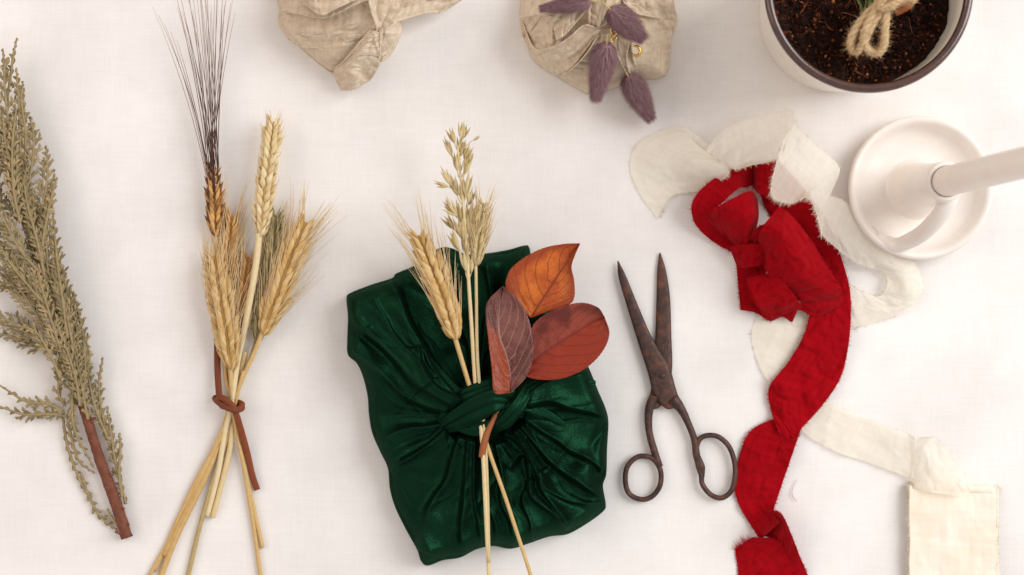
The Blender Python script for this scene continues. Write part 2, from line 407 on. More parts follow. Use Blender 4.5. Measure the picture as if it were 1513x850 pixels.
# rusty steel
T = NT('rusty_steel'); b = T.b; vec = T.coord('Object')
n = T.noise(vec, 140, 6, .65); n3 = T.noise(vec, 1200, 3)
col = T.ramp(n, [(.35, srgb(54, 38, 34)), (.52, srgb(82, 56, 48)), (.66, srgb(108, 66, 48)), (.8, srgb(138, 86, 58))])
T.l(col, b.inputs['Base Color']); T.s(b, Metallic=.35, Roughness=.55)
T.l(T.bump(T.math('ADD', n, n3), .25, .0003), b.inputs['Normal']); M['steel'] = T.m
def plain(name, col, rough, spec=.5, noise=0, metal=0, coat=0, bump=.1, sss=0, col2=None, ns=60):
    T = NT(name); b = T.b; vec = T.coord('Object'); n = T.noise(vec, ns, 4)
    T.l(T.ramp(n, [(.3, col), (.7, col2 or col)]), b.inputs['Base Color'])
    T.s(b, Roughness=rough, Specular_IOR_Level=spec, Metallic=metal, Coat_Weight=coat, Coat_Roughness=.08)
    if sss: T.s(b, Subsurface_Weight=sss, Subsurface_Scale=.004)
    T.l(T.bump(T.noise(vec, ns*4, 4), bump, .0004), b.inputs['Normal']); return T.m
M['ceramic'] = plain('cream_ceramic', srgb(238, 227, 216), .3, .5, col2=srgb(243, 234, 225), coat=.3)
M['potbody'] = plain('cream_enamel_pot', srgb(234, 222, 202), .3, .5, col2=srgb(242, 232, 214), coat=.5)
M['potrim'] = plain('dark_brown_rim', srgb(52, 26, 18), .25, .5, col2=srgb(82, 44, 28), coat=.9, ns=200)
M['wax'] = plain('cream_wax', srgb(240, 228, 216), .45, .4, col2=srgb(244, 234, 224), sss=.3)
M['gold'] = plain('gold_wire', srgb(226, 178, 92), .25, .5, metal=1)
M['soil'] = plain('dark_potting_soil', srgb(22, 10, 6), .95, .2, col2=srgb(52, 24, 14), ns=350, bump=1)
M['grit'] = straw_mat('soil_crumbs', [(.1, srgb(20, 9, 5)), (.6, srgb(50, 24, 14)), (.85, srgb(112, 54, 26)), (1.0, srgb(206, 132, 78))], .95, .2)
M['fibre'] = straw_mat('dry_fibre', [(.2, srgb(190, 156, 146)), (.9, srgb(214, 186, 176))])

# ------------------------------------------------------------------ the setting: cloth-covered table
mb = MB(False)
xs = np.concatenate([np.linspace(-2200, -120, 12), np.linspace(-100, 1620, 330), np.linspace(1640, 3800, 12)])
ys = np.concatenate([np.linspace(-2400, -120, 12), np.linspace(-100, 950, 210), np.linspace(970, 3300, 12)])
X, Y = np.meshgrid(xs, ys)
Z = (fbm(X/240, Y/170, 3, 3)-.5)*3.0 + (np.abs(fbm(X/330+Y/500, Y/420, 11, 3)-.45))*-5
Z += ridge(X, Y, [(905, 735), (1010, 690), (1100, 640)], .6, 12, 12)*0
Z = Z*.35; Z = Z-Z.max()-.1; Z = np.maximum(Z, -2.2)
ny, nx = X.shape; i = np.arange(ny-1)[:, None]; j = np.arange(nx-1)[None]
mb.add(np.stack([X, Y, Z], -1), np.stack([i*nx+j, i*nx+j+1, (i+1)*nx+j+1, (i+1)*nx+j], -1).reshape(-1, 4), .5, np.stack([X, Y, Z], -1))
o = mb.build('tablecloth', M['table'], up=True); tag(o, 'white woven cotton cloth covering the table under everything', 'tablecloth', kind='structure')

# ------------------------------------------------------------------ cedar sprig
t = thing('cedar_sprig', 'dried olive-green cedar branch with red-brown stem along the left side', 'cedar sprig', 100, 500)
stem = MB()
stempts = [(188, 795, 9), (168, 735, 10), (148, 680, 12), (132, 630, 14), (116, 580, 16), (96, 520, 18), (76, 455, 19), (60, 400, 20), (40, 340, 22), (18, 280, 24), (2, 230, 24), (-10, 170, 22)]
tube(stem, stempts, [9, 8.6, 8, 7.4, 7, 6.5, 6, 5.4, 5, 4.4, 3.8, 3], n=110, sides=16, jit=.16)
for (x, y, z, dx, dy) in [(158, 705, 14, 10, -4), (141, 655, 16, -9, -5), (175, 757, 12, 9, -6), (183, 778, 12, 8, -3), (182, 790, 12, -12, -4), (133, 625, 18, 8, -8), (163, 722, 14, -8, -2)]:
    tube(stem, [(x, y, z), (x+dx*.6, y+dy*.7, z+3), (x+dx, y+dy, z+5)], [3.4, 2.2, 1.4], n=6, sides=8)
stem.build('stem', M['bark'], t)
def frond(pts, width, rad=2.3, sp=7.0, tw=0.6, one=0, dens=1.0):
    width = width*1.05
    mb = MB(); n = 60; path = catmull(pts, n)
    L = np.linalg.norm(np.diff(path, axis=0), axis=1).sum(); T_, sd, up = frames(path)
    tube(mb, pts, [rad*1.0, rad*.9, rad*.6], n=40, sides=6, tone=.6, jit=.3)
    st = []; dr = []; ln = []; rd = []; tn = []; bd = []
    k = max(int(L/sp*dens), 6); tone0 = random.uniform(-.12, .12)
    for q in range(k):
        u = (q+.5)/k; idx = u*(n-1); a = int(idx); p = path[a]; s = 1 if q % 2 else -1
        if one and s != one and random.random() < .6: continue
        prof = min(1, (1-u)*1.9+.12)*min(1, .45+u*2.2)
        l = width*prof*random.uniform(.75, 1.15)
        if l < 3: l = 3
        d = T_[a]*math.cos(tw)+sd[a]*s*math.sin(tw); d = d+np.array([random.gauss(0, .05), random.gauss(0, .05), random.gauss(.05, .07)])
        d = d/np.linalg.norm(d); b = T_[a]*.22+np.array([0, 0, random.gauss(-.05, .07)])
        st.append(p); dr.append(d); ln.append(l); rd.append(rad*.85); tn.append(.35+tone0+random.uniform(-.15, .2)); bd.append(b)
        # small side twigs
        m = int(l/5.0)
        for w in range(1, m+1):
            v = w/(m+1.0); pp = p+d*l*v+b*l*v*v; ss = 1 if w % 2 else -1
            dd = nrm(d+b*2*v); pe = np.cross(dd, up[a]); pe = pe/np.linalg.norm(pe)
            d2 = dd*math.cos(.5)+pe*ss*math.sin(.5)+np.array([0, 0, random.gauss(.02, .05)])
            l2 = (l*.40)*(1-v*.6)*random.uniform(.6, 1.3)+3.2
            st.append(pp); dr.append(d2); ln.append(l2); rd.append(rad*.72); tn.append(.42+tone0+random.uniform(-.3, .4)); bd.append(dd*.15)
    prof = np.array([.55, .85, .95, 1.0, .95, .98, .85, .75, .5, .08])
    blades(mb, st, dr, ln, rd, prof, 6, np.array(bd), flat=.42, tone=np.clip(tn, 0, 1))
    return mb.build('frond', M['cedar'], t)
FR = [  # axis (base to tip), side width
 ([(100,530,24),(75,440,30),(50,350,32),(30,270,30)],26), ([(110,560,26),(95,480,34),(72,400,38),(62,330,34)],24),
 ([(122,600,24),(112,530,34),(100,450,38),(84,380,34)],22), ([(60,400,28),(45,320,34),(25,240,36),(10,160,32)],24),
 ([(50,370,28),(62,310,34),(70,260,32),(68,215,26)],22), ([(30,300,28),(30,230,34),(28,160,34),(24,100,30)],20),
 ([(20,260,26),(12,180,32),(6,110,34),(12,85,32)],15), ([(36,300,30),(46,250,36),(50,205,34),(44,172,30)],17),
 ([(10,150,26),(16,110,30),(20,80,30),(25,56,26)],7), ([(20,130,26),(10,105,28),(6,90,26),(4,72,24)],6),
 ([(90,480,30),(60,430,40),(30,390,40),(-10,350,34)],24), ([(80,450,26),(70,380,38),(66,320,38),(76,268,30)],20),
 ([(104,560,30),(84,500,40),(66,440,42),(52,390,38)],22), ([(122,590,26),(126,540,32),(122,490,32),(108,430,26)],16),
 ([(120,560,20),(112,490,26),(98,430,26),(86,380,22)],18), ([(60,380,26),(40,300,32),(14,240,36),(-12,190,30)],22),
 ([(74,500,22),(48,455,28),(20,415,28),(-14,385,22)],26), ([(84,515,18),(50,500,20),(20,478,18),(-16,462,12)],26),
 ([(84,520,16),(50,512,16),(20,498,12),(-14,492,8)],15), ([(60,440,16),(30,408,20),(5,372,20),(-20,330,14)],20),
 ([(70,470,20),(36,430,24),(6,420,20),(-20,420,14)],16),
 ([(40,330,22),(14,310,26),(-8,280,26),(-26,240,20)],18), ([(30,350,20),(6,340,22),(-14,330,18),(-30,310,14)],14),
 ([(95,610,16),(70,596,16),(40,594,14),(-6,566,10)],13), ([(100,615,14),(72,612,14),(34,612,12),(-8,598,8)],15),
 ([(112,600,20),(100,560,26),(92,520,28),(86,480,24)],18), ([(96,600,14),(86,580,16),(90,550,16),(92,520,16)],14),
 ([(186,745,8),(172,690,12),(164,640,14),(158,600,14)],12), ([(168,680,10),(152,620,14),(146,572,16),(152,528,16)],12),
 ([(160,650,14),(140,600,20),(130,550,22),(128,500,20)],14), ([(180,735,12),(176,700,14),(178,660,14),(176,640,12)],8),
 ([(98,610,14),(104,640,12),(116,680,10),(140,700,9)],8), ([(92,612,10),(100,660,8),(118,710,6),(138,745,5)],7),
 ([(120,700,6),(132,735,5),(150,765,5),(174,785,7)],9), ([(112,560,26),(106,600,26),(112,640,20),(138,690,12)],11),
 ([(178,780,10),(168,770,10),(162,762,9),(160,752,8)],6),
 ([(70,430,34),(56,360,42),(40,300,42),(34,250,36)],18), ([(112,540,34),(100,470,42),(86,410,42),(80,350,34)],17),
 ([(46,350,34),(30,280,40),(10,220,40),(4,170,34)],18), ([(118,600,30),(112,560,36),(100,520,40),(84,470,38)],20),
 ([(16,220,30),(0,180,34),(-14,130,32),(-24,90,26)],16), ([(56,400,40),(30,370,44),(8,330,44),(-14,290,40)],24), ([(66,450,40),(40,420,44),(16,390,44),(-8,350,38)],22), ([(100,500,40),(92,440,44),(84,380,42),(78,310,34)],18), ([(30,330,42),(20,280,46),(18,220,44),(24,160,36)],20), ([(0,300,30),(-6,240,34),(-10,180,34),(-8,130,30)],20), ([(90,560,34),(72,520,40),(52,490,36),(20,480,28)],16), ([(130,620,24),(122,580,30),(116,540,34),(110,490,34)],16),
 ([(60,380,40),(66,340,44),(74,300,42),(84,262,34)],14), ([(36,250,32),(38,200,36),(32,150,34),(34,120,28)],12),
]
for pts, w in FR: frond(pts, w)

# ------------------------------------------------------------------ wheat ears
KP = [0.05, .5, .85, 1.0, .95, .76, .5, .24, .03]
def ear(parent, pts, width, matk, mata, sp=10.5, klen=.62, awn=60, spread=.5, awn_n=1.0, awn_r=.55, side=0, kw=.23, dark=0, updir=None, tip=0, arear=.35, dz=0):
    path = catmull(pts, 60); T_, sd, up = frames(path)
    L = np.linalg.norm(np.diff(path, axis=0), axis=1).sum(); n = int(L/sp*1.12)
    st = []; dr = []; ln = []; rd = []; tn = []; ast = []; adr = []; aln = []; abd = []
    for q in range(n):
        u = (q+.3)/n
        env = min(1, .55+u*2.2)*min(1, .5+(1-u)*1.7)
        for s in (-1, 1):
            uu = min(u+(.5/n if s > 0 else 0), .995); a = int(uu*59); p = path[a]; T = T_[a]; s_ = sd[a]; U = up[a]
            for lay, (off, ang, zz, sc) in enumerate(((.29, .46, -.02, 1.1), (.10, .30, .17, 1.12), (.22, .38, -.20, 1.05))):
                h = width*env
                base = p+s_*s*off*h*.75+U*zz*h*.8-T*h*.12
                ang_ = ang*random.uniform(.8, 1.2)
                d = T*math.cos(ang_)+s_*s*math.sin(ang_)+U*(.10 if lay == 1 else -.08)+RNG.normal(0, .04, 3)
                d = d/np.linalg.norm(d); l = klen*width*(.65+.35*env)*random.uniform(.92, 1.08)*sc
                st.append(base); dr.append(d); ln.append(l); rd.append(kw*h*.47*random.uniform(.9, 1.1)); tn.append(random.uniform(.2, .9)-(.35 if dark and lay == 0 else 0))
                if awn and random.random() < awn_n*(.55 if lay == 2 else 1):
                    e = base+d*l*.93; aa = spread*random.uniform(.1, 1.0)*s
                    if side: aa = side*spread*random.uniform(-.25, 1.0)
                    ad = T*math.cos(aa)+s_*math.sin(aa)+U*random.uniform(-.05, .16)
                    ast.append(e); adr.append(ad); aln.append(awn*random.uniform(.5, 1.1)*(1-.25*u)); abd.append(s_*random.uniform(-.06, .14)*(1 if aa > 0 else -1)+U*random.uniform(-.10, .03))
    mb = MB(); blades(mb, st, dr, ln, rd, KP, 8, flat=.85, tone=np.clip(tn, 0, 1), bend=np.array(dr)*0)
    tube(mb, pts, [width*.1, width*.12, width*.05], n=20, sides=8, tone=.4)
    e = mb.build('ear', matk, parent)
    if ast:
        ma = MB(); blades(ma, ast, adr, aln, awn_r, [1, .9, .75, .6, .4, .15], 4, np.array(abd))
        ma.build('awns', mata, parent)
    return e
def stalk_stem(parent, pts, rad, mat, n=60, tone=.6):
    mb = MB(); tube(mb, pts, rad, n=n, sides=10, tone=tone, jit=.05)
    # leaf nodes
    return mb.build('stem', mat, parent)

B = thing('dried_wheat_bundle', 'bundle of dried wheat and barley stalks tied with a brown leather cord', 'wheat bundle', 338, 600)
def stalk(cat_pts, rad, mat, tone=.6):
    """a stalk of the bundle: a part whose ear and awns are its sub-parts"""
    mb = MB(); tube(mb, cat_pts, rad, n=70, sides=10, tone=tone, jit=.05)
    return mb.build('stalk', mat, B)
# dark bearded wheat
k = stalk([(318,345,18),(322,400,14),(327,480,10),(334,560,12),(342,600,14),(322,650,10),(270,760,5),(218,856,4)], [2.8,3,3.1,3.2,3.2,3,2.8], M['straw'])
ear(k, [(319,350,20),(318,315,22),(315,250,24)], 27, M['darkear'], M['awndark'], sp=9, awn=0, dark=1, klen=.7)
st = []; dr = []; ln = []; bd = []
for q in range(34):
    x0 = 306+20*random.random(); y0 = random.uniform(248, 300); f = (q+.5)/34
    tx = 238+110*f+random.uniform(-6, 6); ty = random.uniform(-60, 25)
    if q < 5: x0 = 311; y0 = random.uniform(262, 300); tx = 225+q*9; ty = 10+q*12
    # all awns stay close together above the ear, then fan out
    dx, dy = tx-x0, ty-y0
    z0 = 24+random.uniform(-5, 6)
    c = np.array([dx*.35, dy*.62, random.uniform(2, 12)]); l = np.linalg.norm([dx, dy])
    d = c/np.linalg.norm(c); L = np.linalg.norm(c)
    st.append((x0, y0, z0)); dr.append(d); ln.append(l)
    bd.append((np.array([dx, dy, 0.])-d*l)/l)
mb = MB(); blades(mb, st, dr, ln, RNG.uniform(.42, .62, 34), [1.3, 1.1, .95, .9, .85, .8, .75, .7, .6, .5, .35], 4, np.array(bd)); mb.build('awns', M['awndark'], k)
# bare pale ear
k = stalk([(383,345,30),(377,400,28),(362,480,24),(350,540,20),(342,600,18),(332,640,12),(322,700,8),(306,763,5)], [5,5,4.6,4.4,4,4,4], M['strawpale'], .8)
ear(k, [(384,350,32),(390,290,34),(399,225,34),(404,180,32)], 30, M['strawpale'], M['awn'], sp=13, awn=13, awn_n=.6, klen=.68, kw=.3)
# right ear
k = stalk([(388,490,20),(376,520,18),(358,560,16),(345,598,14),(352,640,10),(372,760,5),(386,858,4)], [3.4,3.6,3.6,3.6,3.4,3.2], M['straw'])
ear(k, [(388,492,22),(408,440,26),(430,380,26),(452,328,24)], 44, M['straw'], M['awn'], sp=9, awn=92, spread=.42, klen=.52, kw=.2)
# lower left ear
k = stalk([(340,540,24),(342,570,20),(344,600,18),(352,650,12),(370,730,6),(388,810,4)], [3.4,3.6,3.4,3.2,3], M['straw'])
ear(k, [(341,545,26),(334,490,32),(324,430,32),(317,378,28)], 42, M['straw'], M['awn'], sp=9, awn=85, spread=.42, side=-1, klen=.55, kw=.2)
# two brown ears behind
k = stalk([(335,420,12),(338,480,10),(340,560,9),(340,600,9),(310,690,6),(262,790,4),(236,856,4)], [3,3.2,3.6,4.2,4.6,4.6], M['straw'], .5)
ear(k, [(334,425,13),(337,380,14),(343,318,14)], 32, M['strawbrown'], M['awn'], sp=8, awn=70, spread=.25, klen=.6)
k = stalk([(352,480,10),(350,530,9),(345,600,9),(312,680,7),(272,760,5),(241,821,4)], [3,3.2,3.6,4.2,4.4], M['straw'], .35)
ear(k, [(352,485,12),(358,440,13),(367,380,13)], 26, M['strawbrown'], M['awn'], sp=8, awn=80, spread=.15, klen=.7)
# grey-green husk ear
k = stalk([(378,505,10),(370,530,9),(352,575,9),(345,600,9),(334,650,7),(300,760,5),(276,858,4)], [3,3,3.4,3.6,3.6], M['oat'], .3)
ear(k, [(378,508,12),(390,440,13),(402,370,13),(408,318,13)], 26, M['greyoat'], M['awn'], sp=10, awn=30, spread=.3, klen=.9, kw=.22)
k = stalk([(362,520,8),(352,570,8),(344,604,8),(340,660,8),(326,720,6),(314,765,5)], [5,4.6,4.2,4,4], M['strawpale'], .5)
k = stalk([(360,548,20),(350,585,20),(346,600,18),(330,640,12),(285,720,6),(228,845,4)], [2.6,3,3,3,2.6], M['straw'], .5)
# cord
mb = MB()
tube(mb, [(321,470,14),(321,520,14),(322,560,16),(326,596,20),(336,602,26)], [4.6,4.8,4.8,4.4], n=50, sides=12, flat=.6, sq=.5)
tube(mb, [(345,600,28),(352,622,24),(364,665,12),(372,700,7),(380,724,5)], [4.6,4.9,4.9,4.6], n=50, sides=12, flat=.6, sq=.5, tone=.8)
tube(mb, [(318,590,14),(330,600,31),(346,606,33),(357,604,22),(355,599,12),(340,594,6),(322,588,8)], 4.4, n=60, sides=12, flat=.75, closed=True, sq=.3)
tube(mb, [(319,594,18),(328,588,28),(340,596,34),(350,606,30),(358,598,22),(352,594,14)], [4,4.4,4.4,4], n=50, sides=12, flat=.75, sq=.3, tone=.7)
mb.build('leather_cord', M['leather'], B)

# ------------------------------------------------------------------ velvet parcel
PV = thing('wrapped_parcel', 'square parcel wrapped in dark green velvet with a knot on top', 'wrapped gift', 710, 610)
OUT = [(512,440),(520,432),(548,421),(579,411),(586,404),(616,391),(634,376),(652,366),(668,367),(690,376),(722,374),(752,369),(774,363),(782,366),(788,392),(804,420),(830,465),(856,515),(872,548),(884,578),(895,604),(899,625),(897,665),(896,700),(891,718),(895,744),(892,755),(870,772),(840,789),(812,793),(782,803),(755,811),(728,807),(704,812),(680,824),(655,828),(632,836),(622,829),(616,812),(600,783),(584,750),(576,722),(573,692),(562,668),(550,640),(545,612),(543,585),(536,556),(527,537),(514,524),(513,500),(514,468)]
def vfold(px, py, d):
    z = np.zeros_like(px); r0 = np.hypot(px-712, py-612); wk = np.clip((r0-50)/90, 0, 1)
    px, py = px+(fbm(px/85, py/85, 5, 2)-.38)*46*wk, py+(fbm(px/85, py/85, 15, 2)-.38)*46*wk
    def R(pts, A, w1, w2):
        w1, w2 = (w1*1.35, w2*.42) if w1 > w2 else (w1*.42, w2*1.35)
        return ridge(px, py, pts, A*1.55, w1, w2, .06, .01)
    # left fan of folds from the knot
    z += R([(690,600),(648,556),(618,500),(598,440),(586,404)], 20, 8, 26)
    z += R([(680,608),(630,572),(575,525),(530,470),(514,444)], 11, 26, 9)
    z += R([(668,612),(610,586),(560,552),(518,526)], 12, 18, 7)
    z += R([(662,626),(600,632),(552,640)], 9, 12, 16)
    z += R([(664,632),(618,664),(574,696)], 10, 9, 18)
    z += R([(682,640),(655,710),(618,815)], 11, 9, 20)
    z += R([(694,640),(684,730),(678,824)], 10, 8, 14)
    z += R([(702,640),(700,720),(706,812)], 7, 7, 9)
    z += R([(612,500),(622,540),(650,575),(690,596)], 9, 10, 5)
    z += R([(560,430),(590,500),(640,560)], 6, 16, 9)
    # upper pocket between the side flaps
    d1, _, _ = polydist(px, py, catmull(np.array([(640,380),(660,460),(692,560)], float), 20))
    z -= 13*np.exp(-(d1/34)**2)
    d1, _, _ = polydist(px, py, catmull(np.array([(738,400),(736,480),(722,560)], float), 20))
    z -= 9*np.exp(-(d1/26)**2)
    z += R([(650,366),(656,400),(680,470),(696,560)], 7, 8, 8)
    z += R([(720,374),(716,420),(712,500),(708,570)], 7, 9, 9)
    z += R([(778,364),(770,410),(752,480),(735,560)], 9, 9, 14)
    z += R([(868,545),(830,560),(790,576),(760,596)], 11, 8, 16)
    z += R([(898,622),(860,604),(820,590),(770,598)], 13, 24, 8)
    # lower right folds
    z += R([(765,612),(820,640),(868,668),(896,700)], 13, 9, 20)
    z += R([(762,622),(815,672),(862,712),(893,750)], 12, 8, 16)
    z += R([(756,630),(790,680),(820,740),(840,786)], 11, 7, 14)
    z += R([(738,640),(762,648),(782,664),(784,690),(796,730),(822,764),(838,784)], 11, 5, 11)
    z += R([(752,690),(768,672),(784,668)], 8, 5, 8)
    z += R([(730,650),(744,700),(748,750),(756,808)], 9, 6, 14)
    z += R([(720,650),(724,720),(728,806)], 6, 7, 7)
    z += R([(800,690),(818,720),(860,745),(890,752)], 6, 6, 10)
    z += R([(790,700),(780,740),(783,800)], 6, 6, 8)
    # side sag on the right where the cloth tucks under
    z -= 10*np.exp(-(polydist(px, py, catmull(np.array([(886,630),(884,670),(886,715)], float), 12))[0]/9)**2)
    z = z*1.1-7
    # fine radial gathers around the knot
    dx, dy = px-712, py-612; r = np.hypot(dx, dy)+1; an = np.arctan2(dy, dx)
    an2 = an+.12*fbm(px/70, py/70, 5, 2)*4
    g = 1-np.abs(2*vnoise(an2*6.5, r/150, 21)-1); z += 3.5*(g-.5)*np.clip(r/120, .15, 1)*np.clip(220/r, .3, 1)
    g = 1-np.abs(2*vnoise(an2*15, r/90, 31)-1); z += 1.2*(g-.5)*np.clip(r/90-.3, 0, 1)*np.clip(1.6-r/120, 0, 1)
    g = 1-np.abs(2*fbm(an2*22, r/40, 41, 3)-.9); z += .5*(g-.5)
    z += (fbm(px/9, py/14, 8, 3)-.45)*1.4
    z += (fbm(px/55, py/55, 18, 2)-.4)*20
    rg = 1-np.abs(2*fbm((px*.8+py*.6)/30, (py*.8-px*.6)/95, 77, 2)-.76); z += 7*(rg-.6)*np.clip((px-600)/80, 0, 1)*np.clip((py-600)/60, 0, 1)
    rg = 1-np.abs(2*fbm((px*.75-py*.66)/26, (py*.75+px*.66)/100, 87, 2)-.76); z += 9*(rg-.6)*np.clip((690-px)/80, 0, 1)*np.clip((640-py)/60, 0, 1)
    return z-8
mb = MB(); dome(mb, OUT, (712, 612), 66, 22, vfold, nr=260, na=960, pw=2.2); mb.build('cloth_wrap', M['velvet'], PV, up=True)
# knot
mb = MB()
tube(mb, [(644,634,60),(668,618,76),(698,600,90),(728,588,92),(750,590,84),(756,598,74)], [8,19,25,24,16,6], n=110, sides=80, groove=.13, gk=5, twist=.45, flat=.62)
tube(mb, [(650,604,62),(676,624,74),(704,632,80),(728,624,84)], [5,12,13,8], n=90, sides=64, groove=.13, gk=4, twist=-.5, flat=.6)
tube(mb, [(724,634,72),(744,620,86),(760,602,88),(772,584,80),(782,564,70)], [7,13,15,13,5], n=90, sides=72, groove=.14, gk=5, twist=.5, flat=.7)
tube(mb, [(596,470,58),(614,520,66),(640,560,72),(670,592,78),(700,604,80)], [3,12,17,18,10], n=100, sides=72, groove=.13, gk=4, twist=.25, flat=.42)
tube(mb, [(640,560,64),(662,580,72),(690,588,80),(716,586,84)], [4,10,12,6], n=70, sides=56, groove=.14, gk=4, twist=.3, flat=.5)
tube(mb, [(880,566,54),(836,566,66),(794,576,74),(764,596,80)], [3,16,16,10], n=90, sides=72, groove=.13, gk=4, twist=.3, flat=.42)
tube(mb, [(850,640,58),(812,618,66),(778,606,72),(756,606,76)], [2,10,13,8], n=90, sides=64, groove=.13, gk=4, twist=.3, flat=.42)
mb.build('knot', M['velvet'], PV)

# stalks and leaves tucked under the knot
def single(name, label, cat, x, y, z): return thing(name, label, cat, x, y, z, group=None)
k = single('wheat_stalk', 'golden wheat ear with long awns lying on the green parcel, left of the oats', 'wheat', 690, 560, 90)
stalk_stem(k, [(672,498,98),(680,525,94),(692,565,90),(706,612,84),(722,665,84),(750,745,84),(788,862,82)], [3.6,3.4,3.0,2.8], M['straw'])
ear(k, [(673,502,98),(660,455,102),(640,400,102),(618,348,98)], 40, M['straw'], M['awn'], sp=10.5, awn=100, spread=.30, side=0, klen=.6, kw=.25, awn_n=.9)
k = single('oat_stalk', 'tall pale oat stalk with feathery husks tucked into the green parcel knot', 'oats', 700, 560, 90)
stalk_stem(k, [(676,215,104),(684,300,104),(690,380,102),(696,470,100),(703,575,90),(708,612,84),(713,660,88),(717,740,88),(723,862,84)], [1.4,2,2.6,3,3,3,3,3], M['strawpale'])
def oat(parent, spots, mat):
    mb = MB(); st = []; dr = []; ln = []; rd = []; tn = []
    for (x, y, ax, l) in spots:
        z = random.uniform(94, 112)
        for o_, s_ in ((0, 1), (.22, .92), (-.2, .9), (.1, .75)):
            a = math.radians(ax)+o_*random.uniform(.7, 1.3)
            st.append((x+random.uniform(-1, 1), y, z+random.uniform(-3, 3))); dr.append((math.sin(a), -math.cos(a), random.uniform(-.1, .25))); ln.append(l*s_*1.12*random.uniform(.85, 1.15)); rd.append(l*.088); tn.append(random.uniform(.1, 1))
    blades(mb, st, dr, ln, rd, KP, 8, flat=.7, tone=tn)
    for (x, y, ax, l) in spots:
        t_ = (y-185)/200; sx = 676+14*max(0, t_)
        tube(mb, [(sx+2, y+16, 102), (x*.6+sx*.4, y+7, 103), (x, y, 102)], .8, n=6, sides=5, tone=.8)
    mb.build('husks', mat, parent)
oat(k, [(672,212,-22,26),(680,206,4,26),(684,205,18,22),(668,232,-20,28),(680,232,6,30),(686,236,20,26),(676,254,-10,30),(686,258,14,28),(690,246,16,26),
        (668,275,-30,30),(676,290,-18,34),(688,288,8,32),(664,276,-78,22),(684,300,4,34),(692,304,14,30),(676,320,-52,26),(668,314,-30,24),(682,330,-12,36),(692,332,8,36),(700,330,20,30),
        (672,340,-38,26),(684,356,-10,36),(694,352,6,36),(704,350,18,26),(680,372,-28,34),(690,380,-4,38),(700,378,10,34),(688,402,-6,36),(696,404,6,34),(698,208,58,13)], M['oat'])
k = single('barley_stalk', 'small barley ear on a thin straw, right of the oats on the green parcel', 'barley', 706, 560, 90)
stalk_stem(k, [(703,388,100),(704,450,100),(705,520,98),(709,575,92),(713,612,86),(717,660,86),(720,740,86),(722,832,86)], [2.2,2.4,2.6,2.8,3,3], M['oat'], tone=.8)
ear(k, [(703,392,102),(708,350,104),(714,300,102)], 24, M['oat'], M['awn'], sp=7.5, awn=44, spread=.3, klen=.6, kw=.22)

# leaf sprig
LS = single('leaf_sprig', 'sprig of three rust-coloured autumn leaves tucked under the velvet knot', 'leaf sprig', 757, 575, 90)
mb = MB(); tube(mb, [(756,572,96),(740,600,88),(724,630,86),(716,652,88),(712,676,86)], [3,3.6,4.4,5.4,5.2], n=40, sides=12, tone=.9)
mb.build('twig', M['tipbrown'], LS)
def leaf(mid, left, right, mat, curl, label, z0, toneL=0, toneR=0, serr=.9, cut=9):
    nu, nv = 90, 21
    m = catmull(np.array(mid, float), nu); l = catmull(np.array(left, float), nu); r = catmull(np.array(right, float), nu)
    # fine serration
    tt = np.linspace(0, 1, nu); sr = serr*(np.abs((tt*34) % 1-.5)*2)*np.sin(np.pi*tt)
    l = l+nrm(l-m+1e-6)*sr[:, None]; r = r+nrm(r-m+1e-6)*sr[:, None]
    v = np.linspace(-1, 1, nv); G = np.zeros((nu, nv, 3)); tn = np.zeros((nu, nv)); uvw = np.zeros((nu, nv, 3))
    for b_, a in enumerate(v):
        e = l if a < 0 else r; w = abs(a)
        G[:, b_, :2] = m*(1-w)+e*w; G[:, b_, 2] = z0(tt, a)+curl*w**2*8-2.0*np.exp(-(w/.08)**2)+1.1*np.sin((tt*7-3.0*w**1.35)*2*math.pi)*w*(1-w)*2+ (fbm(tt*5+a*2, a*3+tt*0, 61, 2)-.4)*4
        tn[:, b_] = (toneL*np.clip((cut-tt)*10, 0, 1)) if a < 0 else toneR; uvw[:, b_, 0] = tt; uvw[:, b_, 1] = a
    i = np.arange(nu-1)[:, None]; j = np.arange(nv-1)[None]
    mb = MB(); mb.add(G, np.stack([i*nv+j, i*nv+j+1, (i+1)*nv+j+1, (i+1)*nv+j], -1).reshape(-1, 4), tn, uvw)
    o = mb.build('leaf', mat, LS, solid=.7, up=True); o['label'] = label
leaf([(784,470),(800,446),(822,412),(842,382),(857,360)], [(784,470),(750,432),(751,405),(768,386),(800,368),(832,361),(857,360)],
     [(784,470),(806,461),(838,451),(848,440),(848,415),(844,395),(849,378),(857,360)], M['leaf_orange'], .8, 'bright orange pointed leaf, topmost of the three', lambda t, a: 92+8*t+3*a)
leaf([(772,553),(790,533),(818,512),(850,492),(872,478),(893,468)], [(772,553),(776,510),(790,478),(820,458),(856,448),(882,454),(893,468)],
     [(772,553),(790,560),(826,560),(862,546),(888,522),(900,494),(893,468)], M['leaf_red'], 1.0, 'broad red-brown leaf pointing right', lambda t, a: 94+6*t-4*a, toneL=.05, toneR=1.0)
leaf([(755,580),(754,550),(747,522),(738,498),(737,465),(743,423)], [(755,580),(731,580),(727,545),(722,500),(718,465),(722,444),(743,423)],
     [(755,580),(775,560),(786,534),(787,505),(780,470),(764,443),(743,423)], M['leaf_mauve'], .9, 'mauve leaf with one orange half, leftmost of the three', lambda t, a: 102+4*t+2*a, toneL=1.0, toneR=0.0, cut=.66)

